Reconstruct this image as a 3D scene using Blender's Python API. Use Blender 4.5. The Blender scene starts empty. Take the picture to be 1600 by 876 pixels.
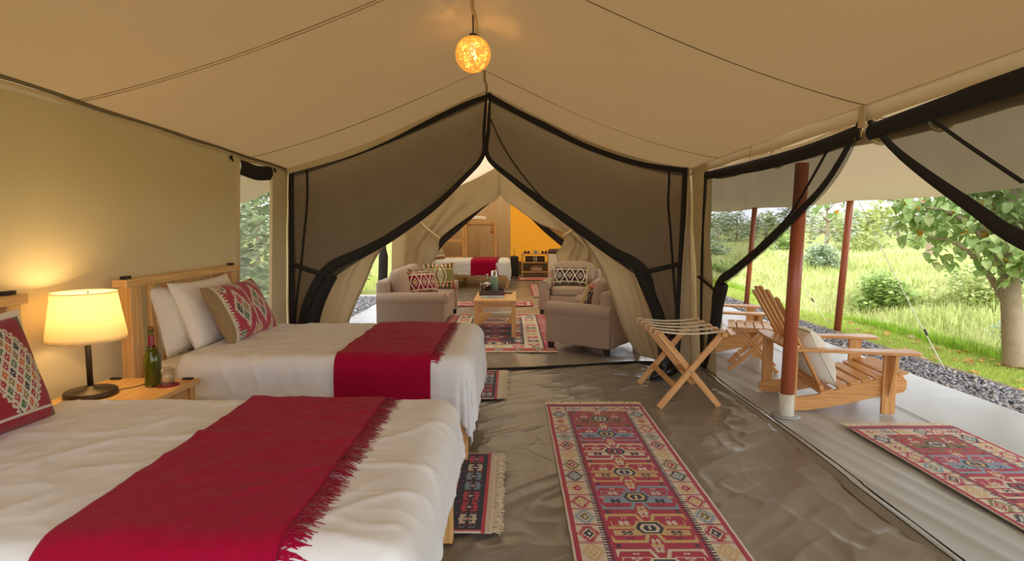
import bpy, math, random
import numpy as np
from mathutils import Vector, Matrix

# ------------------------------------------------------------------ camera, sky, exposure
scene = bpy.context.scene
FPX = 900.0                       # focal length in pixels of a 1600 px wide frame
PITCH = math.atan(83 / FPX)
EYE = 1.4
cam = bpy.data.objects.new('camera', bpy.data.cameras.new('camera'))
scene.collection.objects.link(cam)
cam.data.sensor_width = 36.0
cam.data.lens = 36.0 * FPX / 1600
cam.data.clip_start = 0.02
cam.data.clip_end = 2000
cam.location = (0, 0, EYE)
cam.rotation_euler = (math.pi / 2 - PITCH, 0, 0)
scene.camera = cam

world = bpy.data.worlds.new('overcast_sky')
scene.world = world
world.use_nodes = True
wn, wl = world.node_tree.nodes, world.node_tree.links
wn.clear()
w_out = wn.new('ShaderNodeOutputWorld'); w_bg = wn.new('ShaderNodeBackground')
w_tc = wn.new('ShaderNodeTexCoord'); w_sep = wn.new('ShaderNodeSeparateXYZ'); w_rmp = wn.new('ShaderNodeValToRGB')
wl.new(w_tc.outputs['Generated'], w_sep.inputs[0]); wl.new(w_sep.outputs['Z'], w_rmp.inputs[0])
w_rmp.color_ramp.elements[0].position = 0.0; w_rmp.color_ramp.elements[0].color = (0.90, 0.92, 1.0, 1)
w_rmp.color_ramp.elements[1].position = 0.8; w_rmp.color_ramp.elements[1].color = (0.94, 0.95, 1.0, 1)
wl.new(w_rmp.outputs[0], w_bg.inputs['Color'])
w_bg.inputs['Strength'].default_value = 1.0
wl.new(w_bg.outputs[0], w_out.inputs['Surface'])

sun = bpy.data.objects.new('sun_through_cloud', bpy.data.lights.new('sun_through_cloud', 'SUN'))
scene.collection.objects.link(sun)
sun.data.energy = 0.9
sun.data.angle = math.radians(50)
sun.data.color = (1.0, 0.96, 0.88)
sun.rotation_euler = (math.radians(38), math.radians(22), 0)

vs = scene.view_settings
scene.display_settings.display_device = 'sRGB'
vs.view_transform = 'Standard'
vs.look = 'None'
vs.gamma = 1.0
vs.use_curve_mapping = False
vs.exposure = 1.42
scene.cycles.max_bounces = 10
scene.cycles.diffuse_bounces = 6
scene.cycles.transmission_bounces = 8
scene.cycles.transparent_max_bounces = 16
scene.cycles.sample_clamp_indirect = 6
scene.cycles.use_denoising = True

# ------------------------------------------------------------------ helpers
C = scene.collection
rng = random.Random(7)
nr = np.random.RandomState(11)
PI = math.pi
_f = Vector((0, math.cos(PITCH), -math.sin(PITCH))); _u = Vector((0, math.sin(PITCH), math.cos(PITCH)))

def at(x, y, Y):
    """measured point of the photograph (1600x876) at depth Y metres -> world point"""
    d = _f + Vector((1, 0, 0)) * ((x - 800) / FPX) + _u * ((438 - y) / FPX)
    return Vector((0, 0, EYE)) + d * (Y / d.y)

def lin(r, g, b):
    f = lambda v: (v / 255 / 12.92) if v / 255 <= .04045 else ((v / 255 + .055) / 1.055) ** 2.4
    return (f(r), f(g), f(b))

def sstep(a, b, x):
    t = np.clip((x - a) / (b - a), 0, 1)
    return t * t * (3 - 2 * t)

def vnoise(x, y, seed=0):
    x = np.asarray(x, float); y = np.asarray(y, float)
    xi = np.floor(x).astype(np.int64); yi = np.floor(y).astype(np.int64)
    fx = x - xi; fy = y - yi
    fx = fx * fx * fx * (fx * (fx * 6 - 15) + 10); fy = fy * fy * fy * (fy * (fy * 6 - 15) + 10)
    def h(a, b):
        n = (a * 374761393 + b * 668265263 + seed * 974711) & 0x7fffffff
        n = ((n ^ (n >> 13)) * 1274126177) & 0x7fffffff
        return ((n ^ (n >> 16)) & 0xffff) / 65535.0
    return (h(xi, yi) * (1 - fx) + h(xi + 1, yi) * fx) * (1 - fy) + (h(xi, yi + 1) * (1 - fx) + h(xi + 1, yi + 1) * fx) * fy

def fbm(x, y, seed=0, o=4):
    s = 0; a = .5
    for k in range(o):
        s = s + a * vnoise(x * 2 ** k, y * 2 ** k, seed + k * 17); a *= .5
    return s - .47

def ridged(x, y, seed=0):
    return 1 - np.abs(2 * vnoise(x, y, seed) - 1)

# ---- materials
def nt(name):
    m = bpy.data.materials.new(name); m.use_nodes = True
    n, l = m.node_tree.nodes, m.node_tree.links
    n.clear()
    o = n.new('ShaderNodeOutputMaterial')
    return m, n, l, o

def mix_rgb(n, l, fac, a, b):
    x = n.new('ShaderNodeMix'); x.data_type = 'RGBA'
    if isinstance(fac, (int, float)): x.inputs[0].default_value = fac
    else: l.new(fac, x.inputs[0])
    for i, v in ((6, a), (7, b)):
        if isinstance(v, tuple): x.inputs[i].default_value = (*v[:3], 1)
        else: l.new(v, x.inputs[i])
    return x.outputs[2]

def noise_node(n, l, scale, coord='Object', detail=4, stretch=None):
    tc = n.new('ShaderNodeTexCoord')
    src = tc.outputs[coord]
    if stretch:
        mp = n.new('ShaderNodeMapping'); mp.inputs['Scale'].default_value = stretch
        l.new(src, mp.inputs[0]); src = mp.outputs[0]
    t = n.new('ShaderNodeTexNoise'); t.inputs['Scale'].default_value = scale; t.inputs['Detail'].default_value = detail
    l.new(src, t.inputs['Vector'])
    return t.outputs['Fac']

def bump(n, l, h, strength, dist=.01):
    b = n.new('ShaderNodeBump'); b.inputs['Strength'].default_value = strength; b.inputs['Distance'].default_value = dist
    l.new(h, b.inputs['Height'])
    return b.outputs['Normal']

def mat(name, col, rough=.6, var=.15, scale=6, bmp=0, bscale=150, metal=0, trans=0, tcol=None, sheen=0, spec=.5, stretch=None, coord='Object', bstretch=None):
    m, n, l, o = nt(name)
    p = n.new('ShaderNodeBsdfPrincipled')
    p.inputs['Roughness'].default_value = rough; p.inputs['Metallic'].default_value = metal
    p.inputs['Specular IOR Level'].default_value = spec
    p.inputs['Sheen Weight'].default_value = sheen
    f = noise_node(n, l, scale, coord, 4, stretch)
    lo = tuple(max(0, c * (1 - var)) for c in col); hi = tuple(min(1, c * (1 + var)) for c in col)
    c = mix_rgb(n, l, f, lo, hi)
    l.new(c, p.inputs['Base Color'])
    if bmp:
        l.new(bump(n, l, noise_node(n, l, bscale, coord, 3, bstretch), bmp, .004), p.inputs['Normal'])
    if trans:
        t = n.new('ShaderNodeBsdfTranslucent')
        t.inputs['Color'].default_value = (*(tcol or col), 1)
        x = n.new('ShaderNodeMixShader'); x.inputs[0].default_value = trans
        l.new(p.outputs[0], x.inputs[1]); l.new(t.outputs[0], x.inputs[2]); l.new(x.outputs[0], o.inputs[0])
    else:
        l.new(p.outputs[0], o.inputs[0])
    return m

def wood(name, light, dark, rough=.42, scale=1.0):
    m, n, l, o = nt(name)
    p = n.new('ShaderNodeBsdfPrincipled'); p.inputs['Roughness'].default_value = rough
    f = noise_node(n, l, 2.2 * scale, 'UV', 6, (1.2, 26, 1))
    f2 = noise_node(n, l, 9 * scale, 'UV', 3, (1.0, 40, 1))
    rp = n.new('ShaderNodeValToRGB'); rp.color_ramp.elements[0].position = .36; rp.color_ramp.elements[1].position = .66
    rp.color_ramp.elements[0].color = (*dark, 1); rp.color_ramp.elements[1].color = (*light, 1)
    l.new(f, rp.inputs[0])
    c = mix_rgb(n, l, f2, rp.outputs[0], tuple(v * .8 for v in light))
    c = mix_rgb(n, l, .35, rp.outputs[0], c)
    l.new(c, p.inputs['Base Color'])
    l.new(bump(n, l, f2, .12, .002), p.inputs['Normal'])
    l.new(p.outputs[0], o.inputs[0])
    return m

def attr_mat(name, rough=.9, weave=0, trans=0, sheen=.2, spec=.2):
    m, n, l, o = nt(name)
    a = n.new('ShaderNodeAttribute'); a.attribute_name = 'Col'
    p = n.new('ShaderNodeBsdfPrincipled'); p.inputs['Roughness'].default_value = rough
    p.inputs['Specular IOR Level'].default_value = spec; p.inputs['Sheen Weight'].default_value = sheen
    c = a.outputs['Color']
    if weave:
        f = noise_node(n, l, weave, 'Object', 2)
        c = mix_rgb(n, l, f, c, c)
        l.new(bump(n, l, f, .5, .003), p.inputs['Normal'])
    l.new(c, p.inputs['Base Color'])
    if trans:
        t = n.new('ShaderNodeBsdfTranslucent'); l.new(a.outputs['Color'], t.inputs['Color'])
        x = n.new('ShaderNodeMixShader'); x.inputs[0].default_value = trans
        l.new(p.outputs[0], x.inputs[1]); l.new(t.outputs[0], x.inputs[2]); l.new(x.outputs[0], o.inputs[0])
    else:
        l.new(p.outputs[0], o.inputs[0])
    return m

def net_mat(name, col, cover, trans=.35):
    m, n, l, o = nt(name)
    d = n.new('ShaderNodeBsdfDiffuse'); d.inputs[0].default_value = (*col, 1)
    tr = n.new('ShaderNodeBsdfTranslucent'); tr.inputs[0].default_value = (*col, 1)
    a = n.new('ShaderNodeMixShader'); a.inputs[0].default_value = trans
    l.new(d.outputs[0], a.inputs[1]); l.new(tr.outputs[0], a.inputs[2])
    t = n.new('ShaderNodeBsdfTransparent')
    x = n.new('ShaderNodeMixShader')
    f = noise_node(n, l, 5, 'Object', 3)
    nb = bump(n, l, noise_node(n, l, 2.6, 'Object', 5, (1.6, 1.6, .8)), 1.0, .16)
    l.new(nb, d.inputs['Normal']); l.new(nb, tr.inputs['Normal'])
    mr = n.new('ShaderNodeMapRange'); mr.inputs[3].default_value = cover - .06; mr.inputs[4].default_value = cover + .06
    l.new(f, mr.inputs[0]); l.new(mr.outputs[0], x.inputs[0])
    l.new(t.outputs[0], x.inputs[1]); l.new(a.outputs[0], x.inputs[2]); l.new(x.outputs[0], o.inputs[0])
    return m

def glass_mat(name, col, rough=0.0):
    m, n, l, o = nt(name)
    p = n.new('ShaderNodeBsdfPrincipled'); p.inputs['Base Color'].default_value = (*col, 1)
    p.inputs['Transmission Weight'].default_value = 1; p.inputs['Roughness'].default_value = rough; p.inputs['IOR'].default_value = 1.45
    l.new(p.outputs[0], o.inputs[0])
    return m

def thin_glass(name, refl):
    m, n, l, o = nt(name)
    t = n.new('ShaderNodeBsdfTransparent'); t.inputs[0].default_value = (.95, .96, .95, 1)
    g = n.new('ShaderNodeBsdfGlossy'); g.inputs['Roughness'].default_value = .03
    lw = n.new('ShaderNodeLayerWeight'); lw.inputs[0].default_value = .35
    mr = n.new('ShaderNodeMapRange'); mr.inputs[3].default_value = refl * .5; mr.inputs[4].default_value = min(1, refl * 5)
    l.new(lw.outputs['Facing'], mr.inputs[0]); x = n.new('ShaderNodeMixShader'); l.new(mr.outputs[0], x.inputs[0])
    l.new(t.outputs[0], x.inputs[1]); l.new(g.outputs[0], x.inputs[2]); l.new(x.outputs[0], o.inputs[0])
    return m

def glow_mat(name, col, strength):
    m, n, l, o = nt(name)
    e = n.new('ShaderNodeEmission'); e.inputs[0].default_value = (*col, 1); e.inputs[1].default_value = strength
    l.new(e.outputs[0], o.inputs[0])
    return m

# ---- mesh building
class MB:
    def __init__(s): s.V = []; s.F = []; s.UV = []; s.C = []
    def add(s, verts, faces, uvs=None, col=None):
        b = len(s.V); s.V += [tuple(v) for v in verts]
        for i, f in enumerate(faces):
            s.F.append(tuple(b + k for k in f)); s.UV.append(uvs[i] if uvs else [(0, 0)] * len(f)); s.C.append(col)
        return s
    def beam(s, p0, p1, w, t, up=(0, 0, 1), w1=None, t1=None):
        p0 = Vector(p0); p1 = Vector(p1); d = p1 - p0; L = d.length; d.normalize(); up = Vector(up)
        sd = d.cross(up)
        if sd.length < 1e-4: sd = d.cross(Vector((1, 0, 0)))
        sd.normalize(); uv = sd.cross(d)
        vs_ = []
        for p, ww, tt in ((p0, w, t), (p1, w1 or w, t1 or t)):
            for a, b in ((-1, -1), (1, -1), (1, 1), (-1, 1)): vs_.append(p + sd * a * ww / 2 + uv * b * tt / 2)
        o = rng.random() * 50; q = rng.random() * 50
        U = []; F = []
        for k in range(4):
            j = (k + 1) % 4; cw = w if k % 2 == 0 else t
            F.append((k, j, 4 + j, 4 + k)); U.append([(o, q + k * .2), (o, q + k * .2 + cw), (o + L, q + k * .2 + cw), (o + L, q + k * .2)])
        F += [(3, 2, 1, 0), (4, 5, 6, 7)]
        U += [[(o, q), (o + .01, q), (o + .01, q + w), (o, q + w)]] * 2
        return s.add(vs_, F, U)
    def box(s, c, sz, rz=0):
        M = Matrix.Rotation(rz, 3, 'Z'); c = Vector(c)
        k = max(range(3), key=lambda i: sz[i]); e = [Vector((1, 0, 0)), Vector((0, 1, 0)), Vector((0, 0, 1))][k]
        h = M @ (e * sz[k] / 2)
        if k == 2: return s.beam(c - h, c + h, sz[1], sz[0], M @ Vector((1, 0, 0)))
        oth = sz[1] if k == 0 else sz[0]
        return s.beam(c - h, c + h, oth, sz[2])
    def prism(s, pts, O, A, B, th):
        O = Vector(O); A = Vector(A); B = Vector(B); N = A.cross(B).normalized(); n = len(pts); q = rng.random() * 50
        vs_ = [O + A * a + B * b - N * th / 2 for a, b in pts] + [O + A * a + B * b + N * th / 2 for a, b in pts]
        F = [tuple(range(n))[::-1], tuple(range(n, 2 * n))]
        U = [[(a + q, b + q) for a, b in pts][::-1], [(a + q, b + q) for a, b in pts]]
        for i in range(n):
            j = (i + 1) % n; F.append((i, j, n + j, n + i)); a, b = pts[i]; c, d = pts[j]
            U.append([(a + q, b + q), (c + q, d + q), (c + q, d + q + th), (a + q, b + q + th)])
        return s.add(vs_, F, U)
    def lathe(s, prof, n=20, O=(0, 0, 0), A=None):
        O = Vector(O); M = A or Matrix.Identity(3)
        vs_ = []; F = []
        for r, z in prof:
            for k in range(n):
                t = 2 * PI * k / n; vs_.append(O + M @ Vector((r * math.cos(t), r * math.sin(t), z)))
        for i in range(len(prof) - 1):
            for k in range(n):
                j = (k + 1) % n; F.append((i * n + k, i * n + j, (i + 1) * n + j, (i + 1) * n + k))
        U = [[(vs_[i].z, .1 * (i % n)) for i in f] for f in F]
        return s.add(vs_, F, U)
    def tube(s, pts, r, n=6, caps=True):
        pts = [Vector(p) for p in pts]; m = len(pts); vs_ = []; F = []; nrm = None; acc = 0; U = []
        for i, p in enumerate(pts):
            d = (pts[min(i + 1, m - 1)] - pts[max(i - 1, 0)]).normalized()
            if nrm is None:
                nrm = d.cross(Vector((0, 0, 1)))
                if nrm.length < 1e-3: nrm = d.cross(Vector((1, 0, 0)))
            nrm = (nrm - d * nrm.dot(d)).normalized(); b = d.cross(nrm)
            rr = r[i] if isinstance(r, (list, tuple)) else r
            for k in range(n):
                t = 2 * PI * k / n; vs_.append(p + (nrm * math.cos(t) + b * math.sin(t)) * rr)
        o = rng.random() * 30
        for i in range(m - 1):
            L = (pts[i + 1] - pts[i]).length
            for k in range(n):
                j = (k + 1) % n; F.append((i * n + k, i * n + j, (i + 1) * n + j, (i + 1) * n + k))
                U.append([(o + acc, k * .05), (o + acc, k * .05 + .05), (o + acc + L, k * .05 + .05), (o + acc + L, k * .05)])
            acc += L
        if caps:
            F += [tuple(range(n))[::-1], tuple(range((m - 1) * n, m * n))]; U += [[(0, 0)] * n] * 2
        return s.add(vs_, F, U)
    def obj(s, name, m, parent=None, bevel=0, smooth=False, seg=2, loc=None):
        me = bpy.data.meshes.new(name); me.from_pydata(s.V, [], s.F); me.update()
        uv = me.uv_layers.new(name='UVMap')
        uv.data.foreach_set('uv', np.array([c for f in s.UV for q in f for c in q], 'f'))
        if any(c is not None for c in s.C):
            a = me.attributes.new('Col', 'FLOAT_COLOR', 'FACE')
            a.data.foreach_set('color', np.array([c for q in s.C for c in (*(q or (1, 1, 1)), 1)], 'f'))
        return link(name, me, m, parent, bevel, smooth, seg, loc)

def link(name, me, m, parent=None, bevel=0, smooth=False, seg=2, loc=None):
    me.materials.append(m)
    if smooth: me.polygons.foreach_set('use_smooth', np.ones(len(me.polygons), bool))
    o = bpy.data.objects.new(name, me); C.objects.link(o)
    if parent: o.parent = parent
    if loc: o.location = loc
    if bevel:
        b = o.modifiers.new('bevel', 'BEVEL'); b.width = bevel; b.segments = seg; b.limit_method = 'ANGLE'; b.angle_limit = .6
        b.harden_normals = False
        if not smooth:
            me.polygons.foreach_set('use_smooth', np.ones(len(me.polygons), bool))
            me.set_sharp_from_angle(angle=.7)
    return o

def np_obj(name, V, F, m, parent=None, cols=None, smooth=True):
    """V (n,3) array, F (k,4) or (k,3) array, cols (k,3)"""
    V = np.asarray(V, 'f').reshape(-1, 3); F = np.asarray(F, np.int32); k, w = F.shape
    me = bpy.data.meshes.new(name)
    me.vertices.add(len(V)); me.vertices.foreach_set('co', V.ravel())
    me.loops.add(k * w); me.loops.foreach_set('vertex_index', F.ravel())
    me.polygons.add(k); me.polygons.foreach_set('loop_start', np.arange(0, k * w, w, dtype=np.int32))
    me.update(calc_edges=True)
    if cols is not None:
        a = me.attributes.new('Col', 'FLOAT_COLOR', 'FACE')
        a.data.foreach_set('color', np.concatenate([np.asarray(cols, 'f'), np.ones((k, 1), 'f')], 1).ravel())
    return link(name, me, m, parent, 0, smooth)

def gquads(nv, nu, base=0):
    i = np.arange(nv - 1)[:, None] * nu + np.arange(nu - 1)[None, :]
    return (np.stack([i, i + 1, i + nu + 1, i + nu], -1).reshape(-1, 4) + base)

def grid_obj(name, P, m, parent=None, cols=None, smooth=True, flip=False):
    nv, nu, _ = P.shape; F = gquads(nv, nu)
    if flip: F = F[:, ::-1]
    return np_obj(name, P.reshape(-1, 3), F, m, parent, None if cols is None else cols.reshape(-1, 3), smooth)

def thicken(o, t, offset=-1):
    s = o.modifiers.new('thickness', 'SOLIDIFY'); s.thickness = t; s.offset = offset
    return o

def tag(o, label, cat, group=None):
    o['label'] = label; o['category'] = cat; o['kind'] = 'thing'
    if group: o['group'] = group
    return o
def struct(o, label=None):
    o['kind'] = 'structure'
    if label: o['label'] = label
    return o
def stuff(o):
    o['kind'] = 'stuff'; return o
def thing(name, label, cat, loc=(0, 0, 0), rz=0, group=None):
    o = bpy.data.objects.new(name, None); C.objects.link(o); o.empty_display_size = .1
    o.location = loc; o.rotation_euler = (0, 0, rz)
    return tag(o, label, cat, group)
def dup(root, loc, rz=0, label=None, group=None):
    r = root.copy(); C.objects.link(r); r.location = loc; r.rotation_euler = (0, 0, rz)
    if label: r['label'] = label
    if group: r['group'] = group
    for ch in list(root.children):
        c = ch.copy(); C.objects.link(c); c.parent = r
        for g in list(ch.children):
            d = g.copy(); C.objects.link(d); d.parent = c
    return r

def polyline(pts, n):
    """n points spaced evenly along a smooth curve through pts"""
    P = [Vector(p) for p in pts]; Q = []
    for i in range(len(P) - 1):
        a = P[max(i - 1, 0)]; b = P[i]; c = P[i + 1]; d = P[min(i + 2, len(P) - 1)]
        for k in range(12):
            t = k / 12
            Q.append(.5 * ((2 * b) + (c - a) * t + (2 * a - 5 * b + 4 * c - d) * t * t + (3 * b - a - 3 * c + d) * t ** 3))
    Q.append(P[-1]); A = np.array([list(q) for q in Q])
    s = np.concatenate([[0], np.cumsum(np.linalg.norm(np.diff(A, axis=0), axis=1))])
    t = np.linspace(0, s[-1], n)
    return np.stack([np.interp(t, s, A[:, k]) for k in range(3)], -1)

def coons(top, bot, left, right, nu, nv):
    T = polyline(top, nu); B = polyline(bot, nu); Lf = polyline(left, nv); R = polyline(right, nv)
    u = np.linspace(0, 1, nu)[None, :, None]; v = np.linspace(0, 1, nv)[:, None, None]
    return ((1 - v) * T[None] + v * B[None] + (1 - u) * Lf[:, None] + u * R[:, None]
            - ((1 - u) * (1 - v) * T[0] + u * (1 - v) * T[-1] + (1 - u) * v * B[0] + u * v * B[-1]))

def puff(name, sx, sy, sz, m, parent, loc=(0, 0, 0), rot=(0, 0, 0), e=4.0, bulge=.12, n=12, seed=0):
    """upholstery cushion: a rounded box whose broad faces swell"""
    V = []; F = []; b = 0
    g = np.linspace(-1, 1, n)
    for ax in range(3):
        for sg in (-1, 1):
            A, B = np.meshgrid(g, g, indexing='ij'); P = np.zeros((n, n, 3)); o = [k for k in range(3) if k != ax]
            P[..., ax] = sg; P[..., o[0]] = A; P[..., o[1]] = B
            q = (np.abs(P) ** e).sum(-1, keepdims=True) ** (1 / e); P = P / q
            V.append(P.reshape(-1, 3)); f = gquads(n, n, b); b += n * n
            flip = (sg > 0) == (ax == 1)
            F.append(f[:, ::-1] if flip else f)
    V = np.concatenate(V); F = np.concatenate(F)
    s = np.array([sx, sy, sz]) / 2; k = int(np.argmin(s)); o = [i for i in range(3) if i != k]
    sw = (1 - V[:, o[0]] ** 2) * (1 - V[:, o[1]] ** 2)
    V[:, k] *= 1 - bulge + 2 * bulge * sw
    V = V * s
    V += (np.stack([fbm(V[:, 0] * 7 + 3 * i, V[:, 1] * 7 + V[:, 2] * 9, seed + i) for i in range(3)], -1)) * .012
    me_o = np_obj(name, V, F, m, parent)
    me = me_o.data
    import bmesh
    bm = bmesh.new(); bm.from_mesh(me); bmesh.ops.remove_doubles(bm, verts=bm.verts, dist=1e-4); bmesh.ops.recalc_face_normals(bm, faces=bm.faces); bm.to_mesh(me); bm.free()
    me_o.location = loc; me_o.rotation_euler = rot
    return me_o

# ------------------------------------------------------------------ materials
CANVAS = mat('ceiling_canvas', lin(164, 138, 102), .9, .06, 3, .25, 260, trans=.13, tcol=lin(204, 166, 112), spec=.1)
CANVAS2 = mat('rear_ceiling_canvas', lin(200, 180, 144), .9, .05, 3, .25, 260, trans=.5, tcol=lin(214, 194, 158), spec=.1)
WALLC = mat('wall_canvas', lin(206, 187, 148), .9, .05, 3, .25, 260, trans=.10, tcol=lin(206, 182, 140), spec=.1)
CURTC = mat('curtain_canvas', lin(204, 186, 154), .9, .06, 4, .25, 260, trans=.40, tcol=lin(210, 188, 150), spec=.1)
AWNC = mat('awning_canvas', lin(206, 184, 146), .9, .05, 3, .25, 260, trans=.2, tcol=lin(206, 186, 150), spec=.1)
GLOWTINTC = mat('glow_tinted_canvas', lin(226, 154, 48), .9, .06, 4, .2, 260, trans=.35, tcol=lin(236, 160, 50), spec=.1)  # light shining through from behind is coloured in as saturated orange
DADO = mat('dark_canvas_skirt', lin(105, 95, 80), .9, .08, 4, .2, 200, spec=.1)
NET = net_mat('brown_netting', lin(126, 115, 104), .80, .4)
NETLIGHT = net_mat('door_netting', lin(50, 45, 40), .63, .25)
NETWIN = net_mat('window_netting', lin(176, 174, 164), .40, .4)
BAND = mat('charcoal_webbing', lin(52, 48, 45), .85, .12, 20, .2, 300, trans=.1, spec=.15)
TAPE = mat('beige_tape', lin(204, 180, 142), .85, .08, 10, .2, 300)
PIPING = mat('black_piping', lin(30, 28, 27), .7, .1)
TARP = mat('groundsheet', lin(134, 127, 118), .27, .14, 3.5, .10, 25, spec=.6)
TARP2 = mat('porch_sheet', lin(170, 172, 174), .38, .08, 3, .1, 20, spec=.5)
OLDTAPE = mat('grey_piping', lin(120, 104, 76), .8, .1)

# ------------------------------------------------------------------ tent shell
def eaveL(Y): return (-2.2 - .026 * (5.73 - Y), 1.963 + .0346 * (5.73 - Y))
def eaveR(Y): return (1.75 + .005 * (5.73 - Y), 1.981 + .0085 * (5.73 - Y))
def ridge(Y): return (-.24, 2.709 + .0235 * (5.73 - Y))

def roof_pt(side, s, Y):
    e = np.vectorize(lambda y: eaveL(y)[0])(Y) if side < 0 else np.vectorize(lambda y: eaveR(y)[0])(Y)
    ez = np.vectorize(lambda y: eaveL(y)[1])(Y) if side < 0 else np.vectorize(lambda y: eaveR(y)[1])(Y)
    rx, rz = -.24, 2.709 + .0235 * (5.73 - Y)
    sag = np.where(side < 0, .045, .05 + .065 * sstep(4.4, 5.7, np.asarray(Y, float))) * np.sin(PI * s ** .8)
    x = e + (rx - e) * s
    z = ez + (rz - ez) * s - sag
    return x, z

def roof_grid(y0, y1, side, ny=60, ns=26, amp=.008, seed=1):
    s = np.linspace(0, 1, ns)[None, :] * np.ones((ny, 1)); Y = np.linspace(y0, y1, ny)[:, None] * np.ones((1, ns))
    x, z = roof_pt(side, s, Y)
    z = z + amp * fbm(x * 2.2 + 5, Y * 2.2, seed) * np.sin(PI * s) * 2
    z = z - .012 * np.sin(PI * s) * np.sin(PI * ((Y * .5) % 1)) ** 2
    return np.stack([x, Y, z], -1)

for side in (-1, 1):
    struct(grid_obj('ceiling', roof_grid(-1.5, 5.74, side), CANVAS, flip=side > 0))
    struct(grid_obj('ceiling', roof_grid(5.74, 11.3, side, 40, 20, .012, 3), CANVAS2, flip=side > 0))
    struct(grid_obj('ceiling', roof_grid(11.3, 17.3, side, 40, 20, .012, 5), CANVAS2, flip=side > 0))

ceil_main = [o for o in C.objects if o.name == 'ceiling'][0]
def roof_line(side, Y0, Y1, r, m, name, drop=.002, s0=0.0, s1=1.0):
    P = []
    for k in range(25):
        s = s0 + (s1 - s0) * k / 24; Y = Y0 + (Y1 - Y0) * k / 24
        x, z = roof_pt(side, np.array(s), np.array(Y)); P.append((float(x), Y, float(z) - drop - .012 * math.sin(PI * s) * math.sin(PI * ((Y * .5) % 1)) ** 2))
    return MB().tube(P, r, 5).obj(name, m, ceil_main, smooth=True)
for a in ((-1, 3.06, 3.12, .003, CANVAS), (-1, 3.09, 3.15, .0025, CANVAS), (-1, 4.95, 5.0, .003, CANVAS), (1, 4.95, 5.0, .003, CANVAS), (1, 2.93, 2.9, .0028, OLDTAPE)):
    roof_line(*a[:4], a[4], 'seam')

# ridge tape, a loose rope sewn along the ridge
P = [(-.24 + .006 * math.sin(k * 1.9), y, ridge(y)[1] - .012 - .006 * math.sin(k * 1.3)) for k, y in enumerate(np.linspace(-1.4, 5.72, 60))]
struct(MB().tube(P, .012, 6).obj('trim_1', TAPE, smooth=True))

def wall_grid(name, ys, zs, xfun, m, hole=None, amp=.01, seed=2, flip=False, parent=None):
    Y, Z = np.meshgrid(ys, zs); X = xfun(Y, Z) + amp * fbm(Y * 1.7, Z * 2.3, seed) + amp * .35 * (ridged(Y * 1.2 + Z * .8, Z * 5, seed + 3) ** 3)
    P = np.stack([X, Y, Z * np.ones_like(Y)], -1)
    F = gquads(len(zs), len(ys))
    if hole:
        cy = P[..., 1].ravel()[F].mean(1); cz = P[..., 2].ravel()[F].mean(1)
        F = F[~((cy > hole[0]) & (cy < hole[1]) & (cz > hole[2]) & (cz < hole[3]))]
    if flip: F = F[:, ::-1]
    return struct(np_obj(name, P.reshape(-1, 3), F, m, parent))

WIN = (4.744, 5.354, .55, 1.95)
def wlx(Y, Z):
    ex = -2.2 - .026 * (5.73 - Y); ez = 1.963 + .0346 * (5.73 - Y)
    return ex - .075 * (1 - np.clip(Z / ez, 0, 1)) ** .8 - .015 * np.sin(np.clip(Z / ez, 0, 1) * PI)
def with_eave(Y, Z): return wlx(Y, Z)
ys = np.unique(np.concatenate([np.linspace(-1.5, 4.744, 60), np.linspace(4.744, 5.354, 8), np.linspace(5.354, 5.74, 6)]))
zs = np.unique(np.concatenate([np.linspace(0, .55, 8), np.linspace(.55, 1.95, 18), [1.99]]))
w = wall_grid('wall_left', ys, zs, wlx, WALLC, WIN)
# stretch its top row up to the sloping eave line
me = w.data
for v in me.vertices:
    if v.co.z > 1.96: v.co.z = eaveL(v.co.y)[1] + .004
    elif v.co.z > 1.9 and not (4.7 < v.co.y < 5.4): pass

# eave tape (dark zip line over a pale welt)
for dz, m, r in ((-.004, OLDTAPE, .011), (-.028, TAPE, .008)):
    P = [(eaveL(y)[0] + .012 + .004 * math.sin(y * 5), y, eaveL(y)[1] + dz + .004 * math.sin(y * 7.3)) for y in np.linspace(-1.4, 5.7, 70)]
    struct(MB().tube(P, r, 6).obj('trim_2', m, smooth=True))
# eyelets with toggles beside the window
for yy, zz in ((4.62, 1.95), (5.40, 1.935)):
    e = MB().lathe([(.016, -.004), (.018, 0), (.008, .004), (.006, -.004)], 10, (wlx(np.array(yy), np.array(zz)) + .014, yy, zz), Matrix.Rotation(PI / 2, 3, 'Y'))
    e.beam((wlx(np.array(yy), np.array(zz)) + .02, yy - .006, zz + .012), (wlx(np.array(yy), np.array(zz)) + .022, yy + .012, zz - .03), .012, .008)
    e.obj('toggle', PIPING, w, smooth=True)

# window in the canvas wall
win = bpy.data.objects.new('window_1', None); C.objects.link(win); win['kind'] = 'structure'
y0, y1, z0, z1 = WIN
wx = lambda y, z: float(wlx(np.array(y), np.array(z)))
fr = MB()
for a, b in (((y0, z0), (y0, z1)), ((y1, z0), (y1, z1)), ((y0, z1), (y1, z1)), ((y0, z0), (y1, z0))):
    fr.beam((wx(*a) + .008, a[0], a[1]), (wx(*b) + .008, b[0], b[1]), .008, .03, (1, 0, 0))
fr.obj('window_frame', TAPE, win, smooth=False)
Yg, Zg = np.meshgrid(np.linspace(y0, y1, 8), np.linspace(z0, z1, 16))
grid_obj('pane', np.stack([wlx(Yg, Zg) - .004, Yg, Zg], -1), NETWIN, win)
Yg, Zg = np.meshgrid(np.linspace(y0 + .01, y1 - .01, 8), np.linspace(z1 - .13, z1 - .005, 8))
grid_obj('rolled_flap', np.stack([wlx(Yg, Zg) + .010 + .022 * np.sin((Zg - z1) / .13 * PI * -1), Yg, Zg - .012 * np.sin(Yg * 9)], -1), BAND, win)
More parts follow.
